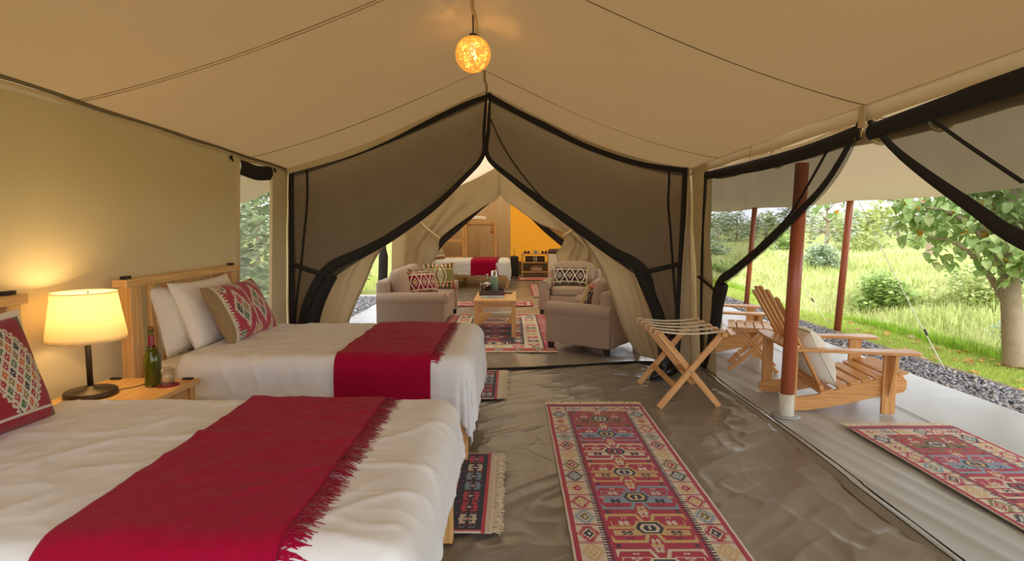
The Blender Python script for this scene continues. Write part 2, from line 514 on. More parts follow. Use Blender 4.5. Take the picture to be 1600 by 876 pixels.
# fly sheet eave hanging outside the left wall
Yg, S = np.meshgrid(np.linspace(-1.5, 6.3, 40), np.linspace(0, 1, 8))
struct(grid_obj('eave_flap', np.stack([-2.28 - .62 * S, Yg, 2.02 - .36 * S - .03 * np.sin(S * PI) + .01 * np.sin(Yg * 4) * S], -1), AWNC))

# right side: header band above the mosquito door, narrow panel beside the partition
def wrx(Y, Z): return 1.76 + (1.97 - np.asarray(Z)) * .075 + 0 * np.asarray(Y)
Yg, Zs = np.meshgrid(np.linspace(-1.5, 5.74, 80), np.linspace(0, 1, 5))
Zt = 1.985 + .0085 * (5.73 - Yg)
X = 1.752 + .005 * (5.73 - Yg) + .012 * np.sin(Zs * PI) - .004 * np.sin(Yg * 3)
struct(grid_obj('trim_3', np.stack([X - .006, Yg, Zt - .082 * Zs + .004 * np.sin(Yg * 6) * Zs], -1), WALLC, flip=True))
lp = MB()
for yy in (2.93, 4.3, 1.95, 5.2):
    lp.beam((1.75, yy, 2.0), (1.748, yy, 1.9), .012, .004, (1, 0, 0))
lp.beam((1.742, 2.93, 2.0), (1.742, 2.93, 1.895), .05, .008, (1, 0, 0))
struct(lp.obj('trim_4', TAPE))
wall_grid('wall_right', np.linspace(5.27, 5.74, 10), np.linspace(0, 1.985, 24), lambda Y, Z: wrx(Y, Z) + .006 * np.sin(Z * 8), WALLC, None, .008, 8, True)

# living tent and far tent side walls
for nm, a, b, f, fl in (('wall_left', 5.74, 6.75, -1, False), ('wall_left', 10.15, 17.3, -1, False), ('wall_right', 5.74, 7.0, 1, True), ('wall_right', 10.0, 17.3, 1, True)):
    n = max(8, int((b - a) * 8)); Yg, S = np.meshgrid(np.linspace(a, b, n), np.linspace(0, 1, 18))
    E_ = np.vectorize(lambda y: (eaveL(y) if f < 0 else eaveR(y)))(Yg)
    X = E_[0] + f * .07 * (1 - S) + .02 * fbm(Yg * 2, S * 5, 12); Z = E_[1] * S
    struct(grid_obj(nm, np.stack([X, Yg, Z], -1), WALLC, flip=fl))
for f, a, b in ((-1, 6.75, 10.15), (1, 7.0, 10.0)):   # wall strip above the side openings
    Yg, S = np.meshgrid(np.linspace(a, b, 24), np.linspace(0, 1, 4)); E_ = np.vectorize(lambda y: (eaveL(y) if f < 0 else eaveR(y)))(Yg)
    struct(grid_obj('wall_left' if f < 0 else 'wall_right', np.stack([E_[0], Yg, E_[1] - .2 * S], -1), WALLC, flip=f < 0))

# end wall of the far tent: canvas with the glow from behind put into its orange, over a dark skirt
Xg, Zg = np.meshgrid(np.linspace(-2.3, 1.9, 40), np.linspace(.38, 2.75, 30))
struct(grid_obj('wall_back', np.stack([Xg, 17.28 + .05 * fbm(Xg * 1.2 + Zg, Zg * 2, 4) - .05 * ridged(Xg * .6 - Zg * .5, Zg * .8, 5) ** 4, Zg], -1), GLOWTINTC))
Xg, Zg = np.meshgrid(np.linspace(-2.5, 2.1, 30), np.linspace(-.06, .39, 6))
struct(grid_obj('baseboard_back', np.stack([Xg, 17.27 - .02 * np.sin(Xg * 9), Zg], -1), DADO))

# ------------------------------------------------------------------ floors
def wrinkle(X, Y):
    a = X * .8 + Y * .6; b = -X * .6 + Y * .8
    w_ = .55 * ridged(a * 1.1 + .5 * fbm(X, Y, 1), b * 3.4, 3) ** 5 + .5 * ridged(X * 2.6 + .9 * fbm(X * 1.5, Y * 1.5, 9), Y * 1.0, 5) ** 6 \
        + .35 * ridged(b * 2.2, a * .8 + fbm(X * 2, Y * 2, 4), 8) ** 6 + .25 * fbm(X * 5, Y * 5, 6) + .12 * fbm(X * 13, Y * 11, 7) + .30 * ridged(a * 3.5 + 1.2 * fbm(X * 3, Y * 3, 15), b * 6.5, 16) ** 4 + .22 * ridged(X * 7 + fbm(X * 4, Y * 4, 18), Y * 3.2, 17) ** 4 + .5 * fbm(X * 1.3, Y * 1.3, 14)
    return w_
Xg, Yg = np.meshgrid(np.linspace(-2.42, 1.80, 300), np.linspace(-1.5, 6.0, 520))
hw = wrinkle(Xg, Yg)
fold = np.clip(hw, -.6, 1.15) * .021 - .022
fold = fold * (1 - .6 * sstep(.2, .3, Xg) * (1 - sstep(1.0, 1.1, Xg)) * sstep(2.0, 2.1, Yg) * (1 - sstep(4.4, 4.5, Yg)))
edge = sstep(1.45, 1.80, Xg)
fold = fold + edge * (.030 + .012 * fbm(Yg * 3, Xg * 3, 21) + .008 * ridged(Yg * 2.2 + Xg * 2, Xg * 1.0, 22) ** 3)
back = 5.70 + .28 * sstep(-.3, 1.5, Xg)     # the front edge of the next sheet runs in a shallow curve
struct(grid_obj('floor', np.stack([Xg, Yg, fold], -1), TARP))
Xg, Yg = np.meshgrid(np.linspace(-2.5, 2.0, 120), np.linspace(0, 1, 260))
front = 5.60 + .30 * sstep(-.2, 1.35, Xg)
Yg = front + (17.4 - front) * Yg
h2 = np.clip(wrinkle(Xg * .9 + 7, Yg * .55 + 3), -.6, 1) * .016 - .014
h2 = h2 + .016 * (1 - sstep(0, .12, Yg - front))
struct(grid_obj('floor', np.stack([Xg, Yg, h2 + .002], -1), TARP))
P = [(x, 5.597 + .30 * float(sstep(-.2, 1.35, np.array(x))), .006 + .004 * math.sin(x * 6)) for x in np.linspace(-2.4, 1.86, 60)]
struct(MB().tube(P, .007, 6).obj('trim_5', PIPING, smooth=True))

# folded lip between the tent floor and the porch
ls = np.linspace(-1.4, 5.62, 150)
wob = .012 * np.sin(ls * 2.3) + .02 * fbm(ls * 1.7, ls * 0, 31) + .012 * (ls > 3)
prof = [(-.012, .022), (.02, .040), (.055, .042), (.085, .034), (.11, .012), (.13, .001)]
P = np.stack([np.stack([1.782 + wob * .6 + p[0] + .004 * np.sin(ls * 11 + p[0] * 60), ls, p[1] + .006 * fbm(ls * 4, ls * 0 + p[0] * 30, 33)], -1) for p in prof], 1)
lip = struct(grid_obj('floor_lip', P, TARP, flip=True)); 
for dx, dz, r in ((.112, .012, .006), (.03, .044, .003)):
    MB().tube([(1.782 + a * .6 + dx, y, dz + .004) for a, y in zip(wob, ls)], r, 5).obj('piping', PIPING, lip, smooth=True)

# porch sheet, drawn tight towards the pole foot
Xg, Yg = np.meshgrid(np.linspace(1.84, 3.86, 110), np.linspace(-1.5, 15, 420))
r_ = np.hypot(Xg - 2.05, Yg - 4.2)
hp = -.006 + .006 * fbm(Xg * 1.5, Yg * 1.2, 41) + .009 * (ridged(Xg * 7 + Yg * 1.2, Yg * .35, 42) - .6) * (1 - sstep(2.2, 2.75, Xg)) * (1 - sstep(5.5, 7, Yg)) + .004 * ridged(Xg * 2, Yg * 2, 43) ** 4
struct(grid_obj('porch_floor', np.stack([Xg, Yg, np.minimum(hp, .004)], -1), TARP2))
MB().tube([(3.0, 3.0, .0), (3.05, 6, .0), (3.1, 12, .0)], .003, 4).obj('seam', TARP2, C.objects['porch_floor'])

# awning over the porch
Yg, S = np.meshgrid(np.linspace(-1.5, 14.8, 110), np.linspace(0, 1, 26))
ph = np.abs(np.sin((Yg - 7.965) / 2.76 * PI))
Za = 1.955 + (1.765 - 1.955) * S - .05 * np.sin(S * PI) - .035 * ph * S + .012 * fbm(Yg * 1.5, S * 4, 51)
aw = tag(grid_obj('awning', np.stack([1.80 + 2.86 * S - .05 * ph * S, Yg, Za], -1), AWNC), 'pale canvas awning stretched over the porch from the tent eave to the outer poles', 'awning')

# ------------------------------------------------------------------ curtains
def curtain_sub(P, u0, u1, v0=0.0, v1=1.0, n=None):
    nv, nu, _ = P.shape
    a, b = int(round(u0 * (nu - 1))), int(round(u1 * (nu - 1))); c, d = int(round(v0 * (nv - 1))), int(round(v1 * (nv - 1)))
    return P[c:d + 1, a:b + 1].copy()
def ribbon(pts, width, n, nrm, m, name, parent, inward, off):
    A = polyline(pts, n); w_ = np.interp(np.linspace(0, 1, n), np.linspace(0, 1, len(width)), width)
    T = np.gradient(A, axis=0); T /= np.linalg.norm(T, axis=1, keepdims=True)
    N = np.array(nrm, float); S = np.cross(T, N); S /= np.linalg.norm(S, axis=1, keepdims=True)
    R = [A + S * inward * (w_ * t)[:, None] + N * (off + .02 * math.sin(t * PI)) for t in (0, .33, .66, 1)]
    return grid_obj(name, np.stack(R, 1), m, parent)
YP = 5.725
def folds(P, axis, amp, fu, fv, seed, gather=None):
    nv, nu, _ = P.shape; u = np.linspace(0, 1, nu)[None, :]; v = np.linspace(0, 1, nv)[:, None]
    d = amp * (ridged(u * fu + .4 * fbm(v * 3 + 0 * u, u * 3, seed), v * fv + u * 1.5, seed + 1) - .5) + amp * .7 * fbm(u * 5 + v * 0, v * 4 + 0 * u, seed + 2)
    d *= np.minimum(1, np.minimum(u, 1) * 12) * np.minimum(1, v * 10)
    P = P.copy(); P[..., axis] += d
    return P

def partition_curtain(sign, label, outer, top, inner, bottom, tie_pts, gather_pts, gr, seed):
    t = thing('mesh_curtain', label, 'curtain', (0, 0, 0))
    A = lambda L: [at(x, y, YP) for x, y in L]
    P = coons(A(top) if sign < 0 else A(top), A(bottom), A(outer), A(inner), 70, 90)
    P = folds(P, 1, .06, 6, 2.5, seed)
    grid_obj('netting', P, NET, t)
    ribbon(A(inner), [.02, .04, .055, .085, .105, .11, .09, .05], 60, (0, -1, 0), BAND, 'hem_band', t, 1 if sign < 0 else -1, .012)
    ribbon(A(top), [.05, .05, .055, .05], 40, (0, -1, 0), BAND, 'top_band', t, 1 if sign < 0 else -1, .01)
    ribbon(A(outer), [.05, .055, .06], 40, (0, -1, 0), BAND, 'side_band', t, -1 if sign < 0 else 1, .012)
    # fold seam down beside the outer edge
    k = 6
    off = [tuple(Vector(p) + Vector((0, -.012, 0))) for p in P[2:80, k]]
    MB().tube(off, .012, 5).obj('zip_seam', BAND, t, smooth=True)
    ribbon([at(x, y, YP - .05) for x, y in tie_pts], [.045, .05, .045], 16, (0, -1, 0), BAND, 'tie_strap', t, 1, .0)
    G = MB(); pts = polyline([at(x, y, YP - .02) for x, y in gather_pts], 14)
    G.tube(pts, [gr[0] + (gr[1] - gr[0]) * i / 13 for i in range(14)], 12)
    g = G.obj('gathered_netting', BAND, t, smooth=True)
    return t

partition_curtain(-1, 'brown mosquito net curtain of the tent partition tied back on the beds side',
    [(452, 263), (452, 400), (453, 505), (458, 640)], [(452, 263), (540, 240), (600, 217), (660, 190), (720, 162), (762, 145)],
    [(762, 145), (759, 200), (757, 246), (722, 287), (680, 328), (640, 358), (600, 385), (560, 406), (522, 424), (500, 455), (482, 505), (470, 600), (466, 640)],
    [(458, 640), (462, 640), (466, 640)], [(455, 408), (490, 420), (522, 428)], [(520, 430), (506, 455), (492, 490), (484, 530), (480, 600)], (.05, .09), 3)
partition_curtain(1, 'brown mosquito net curtain of the tent partition tied back on the luggage rack side',
    [(1074, 262), (1068, 400), (1060, 540), (1057, 580)], [(1074, 262), (1000, 252), (920, 226), (850, 191), (800, 166), (764, 145)],
    [(764, 145), (761, 200), (759, 246), (800, 285), (850, 325), (900, 363), (950, 399), (995, 425), (1010, 465), (1025, 500), (1032, 545), (1033, 585)],
    [(1057, 580), (1045, 583), (1033, 585)], [(1066, 415), (1030, 424), (992, 432)], [(1000, 428), (1012, 455), (1028, 495), (1036, 540), (1040, 580)], (.05, .06), 5)
# seam cord across the second net
SEAM_CORD = [at(x, y, YP - .03) for x, y in ((766, 185), (790, 235), (830, 290), (880, 340), (940, 385), (985, 420))]

# pale roof tape above the partition net
ribbon([at(x, y, 5.66) for x, y in ((448, 262), (540, 236), (600, 213), (660, 184), (720, 156), (758, 143))], [.06, .06, .05, .035, .03], 40, (0, -1, 0), TAPE, 'trim_6', None, 1, 0)
struct(C.objects['trim_6'])
struct(MB().tube(polyline([at(x, y, 5.68) for x, y in ((766, 141), (850, 187), (920, 221), (1000, 247), (1076, 259))], 40), .012, 6).obj('trim_7', TAPE, smooth=True))
struct(MB().tube([at(1078, 262, 5.70), at(1073, 340, 5.70), at(1067, 420, 5.70), at(1060, 570, 5.70)], .009, 6).obj('trim_8', TAPE, smooth=True))

def canvas_curtain(label, Y, outer, top, inner, bottom, seed, amp=.05, nu=60, fu=6, strap=None, m=None):
    t = thing('canvas_curtain', label, 'curtain', (0, 0, 0))
    A = lambda L: [at(x, y, Y) for x, y in L]
    P = folds(coons(A(top), A(bottom), A(outer), A(inner), nu, 80), 1, amp, fu, 1.4, seed)
    grid_obj('canvas', P, m or CURTC, t)
    MB().tube(polyline([at(x, y, Y - .01) for x, y in inner], 60), .012, 5).obj('hem', m or CURTC, t, smooth=True)
    if strap: ribbon([at(x, y, Y - .05) for x, y in strap], [.04, .05, .04], 12, (0, -1, 0), TAPE, 'tie_strap', t, 1, 0)
    return t
canvas_curtain('tan canvas curtain hanging behind the partition net beside the sofa', 5.86,
    [(456, 266), (458, 400), (462, 505), (466, 625)], [(456, 266), (560, 238), (640, 205), (700, 176), (761, 150)],
    [(761, 150), (757, 240), (720, 284), (680, 324), (640, 354), (606, 378), (586, 402), (570, 440), (548, 490), (535, 540), (530, 610)],
    [(466, 625), (500, 622), (530, 610)], 11, .05, fu=7)
canvas_curtain('tan canvas curtain hanging behind the partition net beside the armchairs', 5.90,
    [(1070, 264), (1066, 400), (1058, 540), (1054, 566)], [(1070, 264), (1000, 256), (920, 230), (840, 190), (766, 150)],
    [(766, 150), (760, 240), (800, 281), (850, 321), (895, 357), (918, 384), (940, 420), (960, 470), (978, 520), (1000, 556)],
    [(1054, 566), (1030, 563), (1000, 556)], 13, .05, fu=7)

# second partition, between the sitting tent and the far tent
Y2 = 11.25
canvas_curtain('cream canvas door flap tied back above the sofa at the far tent', Y2,
    [(624, 304), (622, 380), (615, 440), (610, 468)], [(624, 304), (680, 280), (740, 255), (782, 245)],
    [(782, 245), (782, 302), (755, 322), (720, 346), (688, 371), (684, 392), (672, 416), (655, 440), (650, 466)],
    [(610, 468), (630, 468), (650, 466)], 21, .09, fu=5, strap=[(650, 338), (668, 355), (688, 371)])
canvas_curtain('cream canvas door flap tied back above the armchairs at the far tent', Y2,
    [(940, 306), (940, 380), (938, 440), (938, 468)], [(940, 306), (890, 285), (830, 258), (782, 245)],
    [(782, 245), (783, 302), (810, 326), (845, 350), (882, 364), (878, 385), (870, 400), (884, 440), (888, 466)],
    [(938, 468), (915, 468), (888, 466)], 23, .09, fu=5, strap=[(905, 352), (893, 362), (880, 370)])
for lab, outer, top, inner, bot, sg in (
    ('dark mosquito net flap behind the cream canvas above the sofa', [(640, 300), (640, 380), (640, 464)], [(640, 300), (720, 275), (780, 262)], [(780, 262), (782, 300), (750, 330), (715, 362), (690, 386), (670, 420), (660, 464)], [(640, 464), (660, 464)], 1),
    ('dark mosquito net flap behind the cream canvas above the armchairs', [(936, 300), (936, 380), (936, 464)], [(936, 300), (860, 275), (784, 262)], [(784, 262), (786, 302), (820, 332), (850, 362), (885, 392), (920, 430), (925, 464)], [(936, 464), (925, 464)], -1)):
    t = thing('mesh_curtain', lab, 'curtain', (0, 0, 0))
    A = lambda L: [at(x, y, Y2 + .12) for x, y in L]
    grid_obj('netting', folds(coons(A(top), A(bot), A(outer), A(inner), 30, 40), 1, .04, 5, 2, 31), NET, t)
    ribbon(A(inner), [.03, .06, .10, .13, .10, .06], 40, (0, -1, 0), BAND, 'hem_band', t, sg, .02)

# back curtain of the far bedroom, hanging in soft folds
nu, nv = 90, 40
u = np.linspace(0, 1, nu)[None, :]; v = np.linspace(0, 1, nv)[:, None]
Xb = -2.2 + (2.16) * u + 0 * v
Zb = (2.62 - .5 * (1 - u) ** 1.2) * (1 - v) + .02 * v
Yb = 15.45 + .10 * np.sin(u * 27 + 3 * fbm(u * 4, v * 2, 62) + 1.2 * (1 - v) * u) * (.25 + .75 * v) + .16 * fbm(u * 6 + 1.5 * v, v * 3 - u * 2, 61)
t = thing('canvas_curtain', 'tan room divider curtain hanging in folds behind the far bed', 'curtain')
grid_obj('canvas', np.stack([Xb, Yb, Zb], -1), CURTC, t)
# net tied at the side opening of the sitting tent
def tied_net(name, label, pts, rr):
    t = thing(name, label, 'curtain')
    MB().tube(polyline(pts, 16), rr, 9).obj('gathered_netting', BAND, t, smooth=True)
    MB().lathe([(.05, -.02), (.055, 0), (.05, .02)], 10, pts[len(pts) // 2]).obj('tie_strap', BAND, t, smooth=True)
tied_net('mesh_curtain', 'dark net bundled at the side opening behind the sofa', [(-2.26, 10.0, 1.9), (-2.24, 9.95, 1.5), (-2.22, 9.95, 1.0), (-2.24, 9.95, .5), (-2.26, 9.95, .03)], [.10] * 4 + [.05] * 4 + [.08] * 8)

# mosquito door on the porch side
def ondoor(x, y):
    X = 1.78
    for _ in range(5):
        d = _f + Vector((1, 0, 0)) * ((x - 800) / FPX) + _u * ((438 - y) / FPX); p = Vector((0, 0, EYE)) + d * (X / d.x)
        X = 1.77 + (1.95 - p.z) * .075
    return p
def door_curtain(label, outer, top, inner, bottom, tie, gather, sg, seed, extra=None):
    t = thing('mesh_curtain', label, 'curtain')
    P = folds(coons(top, bottom, outer, inner, 60, 70), 0, .03, 6, 2, seed)
    grid_obj('netting', P, NETLIGHT, t)
    ribbon(inner, [.03, .05, .065, .075, .085, .085, .07], 60, (-1, 0, 0), BAND, 'hem_band', t, sg, .012)
    ribbon(top, [.07, .09, .08], 40, (-1, 0, 0), BAND, 'top_band', t, sg, .012)
    ribbon(outer, [.03, .035, .035], 30, (-1, 0, 0), BAND, 'side_band', t, -sg, .012)
    if tie: ribbon(tie, [.03, .03, .03], 10, (-1, 0, 0), BAND, 'tie_strap', t, 1, .03)
    if gather:
        MB().tube(polyline(gather, 16), [.045, .05, .052, .052, .05, .05, .048, .046, .045, .044, .042, .04, .036, .034, .03, .03], 10).obj('gathered_netting', BAND, t, smooth=True)
    if extra: MB().tube(polyline(extra, 24), .008, 5).obj('seam', BAND, t, smooth=True)
D = lambda L: [ondoor(x, y) for x, y in L]
door_curtain('black mosquito net door curtain tied back near the luggage rack',
    D([(1105, 268), (1101, 350), (1098, 440), (1098, 572)]), D([(1105, 268), (1180, 250), (1260, 227), (1352, 192)]),
    D([(1352, 192), (1322, 250), (1290, 298), (1250, 340), (1200, 388), (1150, 430), (1124, 452), (1118, 500), (1108, 560), (1104, 580)]),
    D([(1098, 572), (1104, 580)]), D([(1097, 430), (1110, 440), (1124, 452)]), D([(1130, 446), (1122, 475), (1118, 510), (1108, 550), (1103, 578)]), 1, 71,
    D([(1300, 222), (1262, 290), (1230, 340), (1190, 380), (1140, 430)]))
door_curtain('black mosquito net door curtain swept back toward the bed foot side of the door',
    [(1.76, .5, 2.0), (1.83, .5, 1.2), (1.9, .5, .05)], [(1.76, .5, 2.0)] + D([(1600, 106), (1480, 150), (1362, 194)]),
    D([(1362, 194), (1395, 235), (1440, 275), (1520, 335), (1600, 390)]) + [Vector((1.84, 1.55, 1.15)), Vector((1.85, 1.1, 1.0)), Vector((1.87, 1.0, .6)), Vector((1.9, .95, .05))],
    [(1.9, .5, .05), (1.9, .95, .05)], None, None, -1, 73, D([(1455, 185), (1500, 218), (1550, 252), (1598, 284)]))
# brass hooks at the door apex
hk = thing('door_hook', 'small brass hooks hanging where the two door nets meet', 'hook', ondoor(1354, 200))
for dy in (0, .05):
    MB().tube([(-.02, dy, 0), (-.024, dy + .004, -.03), (-.02, dy + .012, -.05), (-.016, dy + .02, -.04)], .004, 6).obj('hook', mat('brass', lin(190, 160, 90), .35, .1, metal=1), hk, smooth=True)
# canvas door rolled up under the eave
rl = MB(); pts = [(1.86 + .006 * math.sin(k), y, 1.90 - .02 * math.sin((y % 1.1) / 1.1 * PI)) for k, y in enumerate(np.linspace(.4, 5.25, 50))]
rl.tube(pts, .055, 12)
t = thing('rolled_canvas', 'beige canvas door rolled up under the porch eave', 'rolled canvas')
rl.obj('canvas_roll', AWNC, t, smooth=True)
for yy in (1.4, 2.55, 2.95, 4.1):
    MB().tube([(1.86 + .063 * math.cos(a), yy, 1.885 + .068 * math.sin(a)) for a in np.linspace(0, 2 * PI, 17)], .008, 5).obj('roll_strap', TAPE, t, smooth=True)

# canvas corner strips where the next tent is laced on
for nm, x0, x1 in (('trim_9', -2.36, -2.17), ('trim_10', 1.68, 1.98)):
    Xg, Zg = np.meshgrid(np.linspace(x0, x1, 6), np.linspace(0, 1.985, 20))
    struct(grid_obj(nm, np.stack([Xg, 5.765 + .01 * np.sin(Zg * 7), Zg], -1), WALLC))

for side, nm in ((-1, 'trim_11'), (1, 'trim_12')):
    S = np.linspace(0, 1, 40); x, z = roof_pt(side, S, np.full(40, 5.74))
    struct(grid_obj(nm, np.stack([np.stack([x, np.full(40, 5.735 + .004 * k), z + .02 - .05 * k], -1) for k in (0, 1, 2)], 0), TAPE))
MB().tube(polyline(SEAM_CORD, 30), .007, 5).obj('seam_cord', BAND, C.objects['mesh_curtain.001'], smooth=True)

# ------------------------------------------------------------------ kilim patterns (colour of every knot is woven in)
RED = lin(172, 54, 78); CRM = lin(208, 198, 180); NVY = lin(48, 50, 70); BLU = lin(126, 154, 176); GLD = lin(200, 172, 120); OLV = lin(122, 112, 66)
MAR = lin(128, 26, 52); TAN = lin(150, 126, 92); GRN = lin(74, 112, 82); ORG = lin(206, 108, 48); DRK = lin(54, 34, 34); PINK = lin(190, 70, 84)
class Pat:
    def __init__(s, shape, base): s.c = np.ones((*shape, 3)) * np.array(base)
    def put(s, m, col): s.c[m] = col; return s
def pick(k, cols):
    A = np.array(cols); return A[np.asarray(k, int) % len(cols)]
def flower(p, x, y, s, col, mask):
    for dx, dy in ((0, 0), (1, 1), (-1, 1), (1, -1), (-1, -1)):
        p.put(mask & (np.maximum(np.abs(x - dx * s * 1.25), np.abs(y - dy * s)) < s * .62), col)
    p.put(mask & (np.abs(y) < s * .25) & (np.abs(x) < s * 2.4), col)

def kilim_main(x, y, W, L):
    p = Pat(x.shape, RED); e = np.minimum(x, W - x); ye = np.minimum(y, L - y); y2 = np.minimum(y, L - y)
    p.put((e < .009), CRM)
    p.put((y2 > .040) & (y2 < .050), NVY).put((y2 > .050) & (y2 < .056), BLU)
    inside = (e > .032) & (y2 > .072)
    bord = inside & ((e < .142) | (y2 < .178))
    p.put(bord, CRM)
    cols = [NVY, GLD, RED, BLU, RED, GLD, OLV]
    def motif(b, t, k, m, hw):
        q = np.abs(b); tt = np.abs(t)
        tooth = ((tt / .013) % 1 < .5) * .012
        m1 = m & (q < (hw - .55 * tt) + tooth) & (tt < .066)
        p.c[m1] = pick(k, cols)[m1]
        p.put(m & (q < (.034 - .65 * tt)), CRM)
        m2 = m & (np.floor(q / .006) * .006 + .6 * np.floor(tt / .006) * .006 < .019)
        p.c[m2] = pick(k + 3, cols)[m2]
        p.put(m & (q < .005) & (tt < .010), CRM)
        p.put(m & (tt > .070) & (tt < .075), RED)
    per = .152
    sb = bord & (e < .142) & (y2 > .178)
    t0 = (y - .178) / per; motif(e - .088, (t0 - np.floor(t0) - .5) * per, np.floor(t0), sb, .044)
    eb = bord & (y2 <= .178)
    t1 = (x - .032) / ((W - .064) / 6); motif((y2 - .125), (t1 - np.floor(t1) - .5) * .15, np.floor(t1) * 2 + 1, eb, .040)
    comb = inside & (e >= .142) & (e < .186) & (y2 > .178)
    p.put(comb, RED); p.put(comb & (e < .150), NVY); p.put(comb & (e < .174) & ((y % .021) < .0105), NVY); p.put(comb & (e < .160) & ((y % .021) >= .0105), CRM)
    fld = inside & (e >= .186) & (y2 > .178)
    S = .305; k = np.floor((y - .20) / S); b = ((y - .20) / S - k - .5) * S; a = x - W / 2
    oc = pick(k, [OLV, BLU, CRM, GLD, BLU, GLD, CRM]); ic = pick(k + 2, [CRM, NVY, RED, CRM, NVY, CRM]); ic2 = pick(k + 1, [GLD, CRM, GLD, RED, CRM])
    hexa = lambda xx, yy, w_, h_: np.maximum(np.abs(yy) / h_, np.abs(xx) / w_ * .72 + np.abs(yy) / h_ * .36)
    hs = hexa(np.abs(a) - .112, b, .085, .128)
    m = fld & (hs < 1); p.c[m] = oc[m]
    inn = fld & (hs < .84); p.put(inn & (np.abs(b) > .012), RED)
    m = inn & (np.abs(np.abs(b) - .043) < .0225) & (np.abs(np.abs(a) - .112) < .060); p.c[m] = oc[m]
    p.put(m & (np.abs(np.abs(b) - .043) < .019) & (np.abs(np.abs(a) - .112) < .056) & (b < 0), RED)
    flower(p, np.abs(a) - .112, b + .043, .011, CRM, inn); flower(p, np.abs(a) - .112, b - .043, .011, NVY, inn)
    for yy in (-.092, .092): flower(p, np.abs(a) - .108, b - yy, .006, CRM if yy < 0 else NVY, inn)
    hc = hexa(a, b, .058, .062)
    m = fld & (hc < 1); p.c[m] = oc[m]
    p.put(fld & (hc < .82), NVY); m = fld & (hc < .60); p.c[m] = ic2[m]; p.put(fld & (hc < .40), NVY); p.put(fld & (np.abs(a) < .006) & (np.abs(b) < .016), CRM)
    bb = np.abs(b) - .5 * S
    flower(p, a, bb + .040, .010, CRM, fld); flower(p, a, bb + .008, .012, GLD, fld & (b > 0)); flower(p, a, bb + .008, .012, CRM, fld & (b < 0))
    edge = fld & (np.abs(a) > .155) & (np.abs(np.abs(b) - .5 * S) < .035)
    q = np.abs(a) - .172; r_ = np.abs(np.abs(b) - .5 * S)
    p.put(edge & (np.abs(q) < .014) & (r_ < .016) & (r_ > np.abs(q) * .6), NVY); p.put(fld & (np.abs(q) < .010) & (np.abs(b) < .012) & (np.abs(b) > np.abs(q) * .5), GLD)
    return p.c

def kilim_hooks(x, y, W, L):
    """navy runner with rows of hook motifs; x across, y from the fringed end"""
    p = Pat(x.shape, NVY); e = np.minimum(x, W - x)
    p.put(e < .014, CRM).put((e >= .014) & (e < .026), PINK)
    p.put((y < .030), CRM).put((y >= .030) & (y < .046), PINK)
    fld = (e > .04) & (y > .06)
    pc, pr = .118, .115
    i = np.floor((x - .04) / pc); j = np.floor((y - .06) / pr)
    u = ((x - .04) / pc - i - .5) * pc; v = ((y - .06) / pr - j - .5) * pr
    col = pick(i * 2 + j * 3 + (i * j) % 2, [PINK, BLU, CRM, PINK, BLU])
    au = np.abs(u); hk = (au < .007) & (np.abs(v) < .043)
    hk |= (np.abs(np.abs(v) - .030) < .007) & (au < .043)
    hk |= (np.abs(au - .038) < .007) & (np.abs(v) < .034) & (np.abs(v) > .012)
    hk |= (np.abs(np.abs(v) - .013) < .005) & (au > .022) & (au < .044)
    m = fld & hk; p.c[m] = col[m]
    p.put(fld & (au + np.abs(v) < .014), CRM); p.put(fld & (au + np.abs(v) < .008), PINK)
    p.put(fld & (np.abs(u) > pc * .46) & ((y % .024) < .012), PINK)
    return p.c

def kilim_stars(x, y, W, L):
    p = Pat(x.shape, PINK); e = np.minimum(np.minimum(x, W - x), np.minimum(y, L - y)); along = np.where(np.minimum(x, W - x) < np.minimum(y, L - y), y, x)
    per = .23; k = np.floor(along / per); t = (along / per - k - .5) * per
    def octs(c, r, cols):
        d = np.maximum(np.maximum(np.abs(e - c), np.abs(t)), .72 * (np.abs(e - c) + np.abs(t)))
        m = (d < r); p.c[m] = pick(k, cols)[m]; p.put(d < r * .66, CRM); m = d < r * .4; p.c[m] = pick(k + 1, cols)[m]
    octs(.07, .05, [BLU, NVY, OLV])
    p.put((e > .13) & (e < .142), NVY)
    p.put((e >= .142) & (e < .36), CRM)
    b = e - .25; q = np.abs(b) + np.abs(t)
    star = ((np.abs(np.abs(b) - np.abs(t)) < .02) & (q < .14)) | (q < .075)
    m = (e > .142) & (e < .36) & star; p.c[m] = pick(k, [PINK, NVY, PINK, GLD])[m]
    p.put((e > .142) & (e < .36) & (q < .035), CRM)
    p.put((e >= .36) & (e < .50), NVY); m = (e > .375) & (e < .49) & ((np.abs(e - .43) + np.abs(t) * .9 < .055) | (np.abs(np.abs(t) - .1) < .008)); p.c[m] = pick(k, [CRM, PINK, GLD])[m]
    f = e >= .50
    p.put(f, NVY); cx = x - W / 2; cy = ((y - .5) % .40) - .2
    for lim, col in ((.20, PINK), (.165, NVY), (.14, RED), (.09, CRM), (.06, NVY), (.03, RED)):
        p.put(f & (np.floor(np.abs(cx) / .02) * .02 * .8 + np.floor(np.abs(cy) / .02) * .02 < lim), col)
    return p.c

def kilim_red(x, y, W, L):
    p = Pat(x.shape, CRM); e = np.minimum(np.minimum(x, W - x), np.minimum(y, L - y))
    p.put(e < .05, PINK); p.put((e > .16), PINK); t = (y % .16) - .08; u = (x % .16) - .08
    p.put((e > .07) & (e < .15) & (np.abs(t) + np.abs(u) * .4 < .05), RED); p.put((e > .18) & (np.abs(t) + np.abs(u) < .055), CRM); p.put((e > .18) & (np.abs(t) + np.abs(u) < .03), NVY)
    return p.c

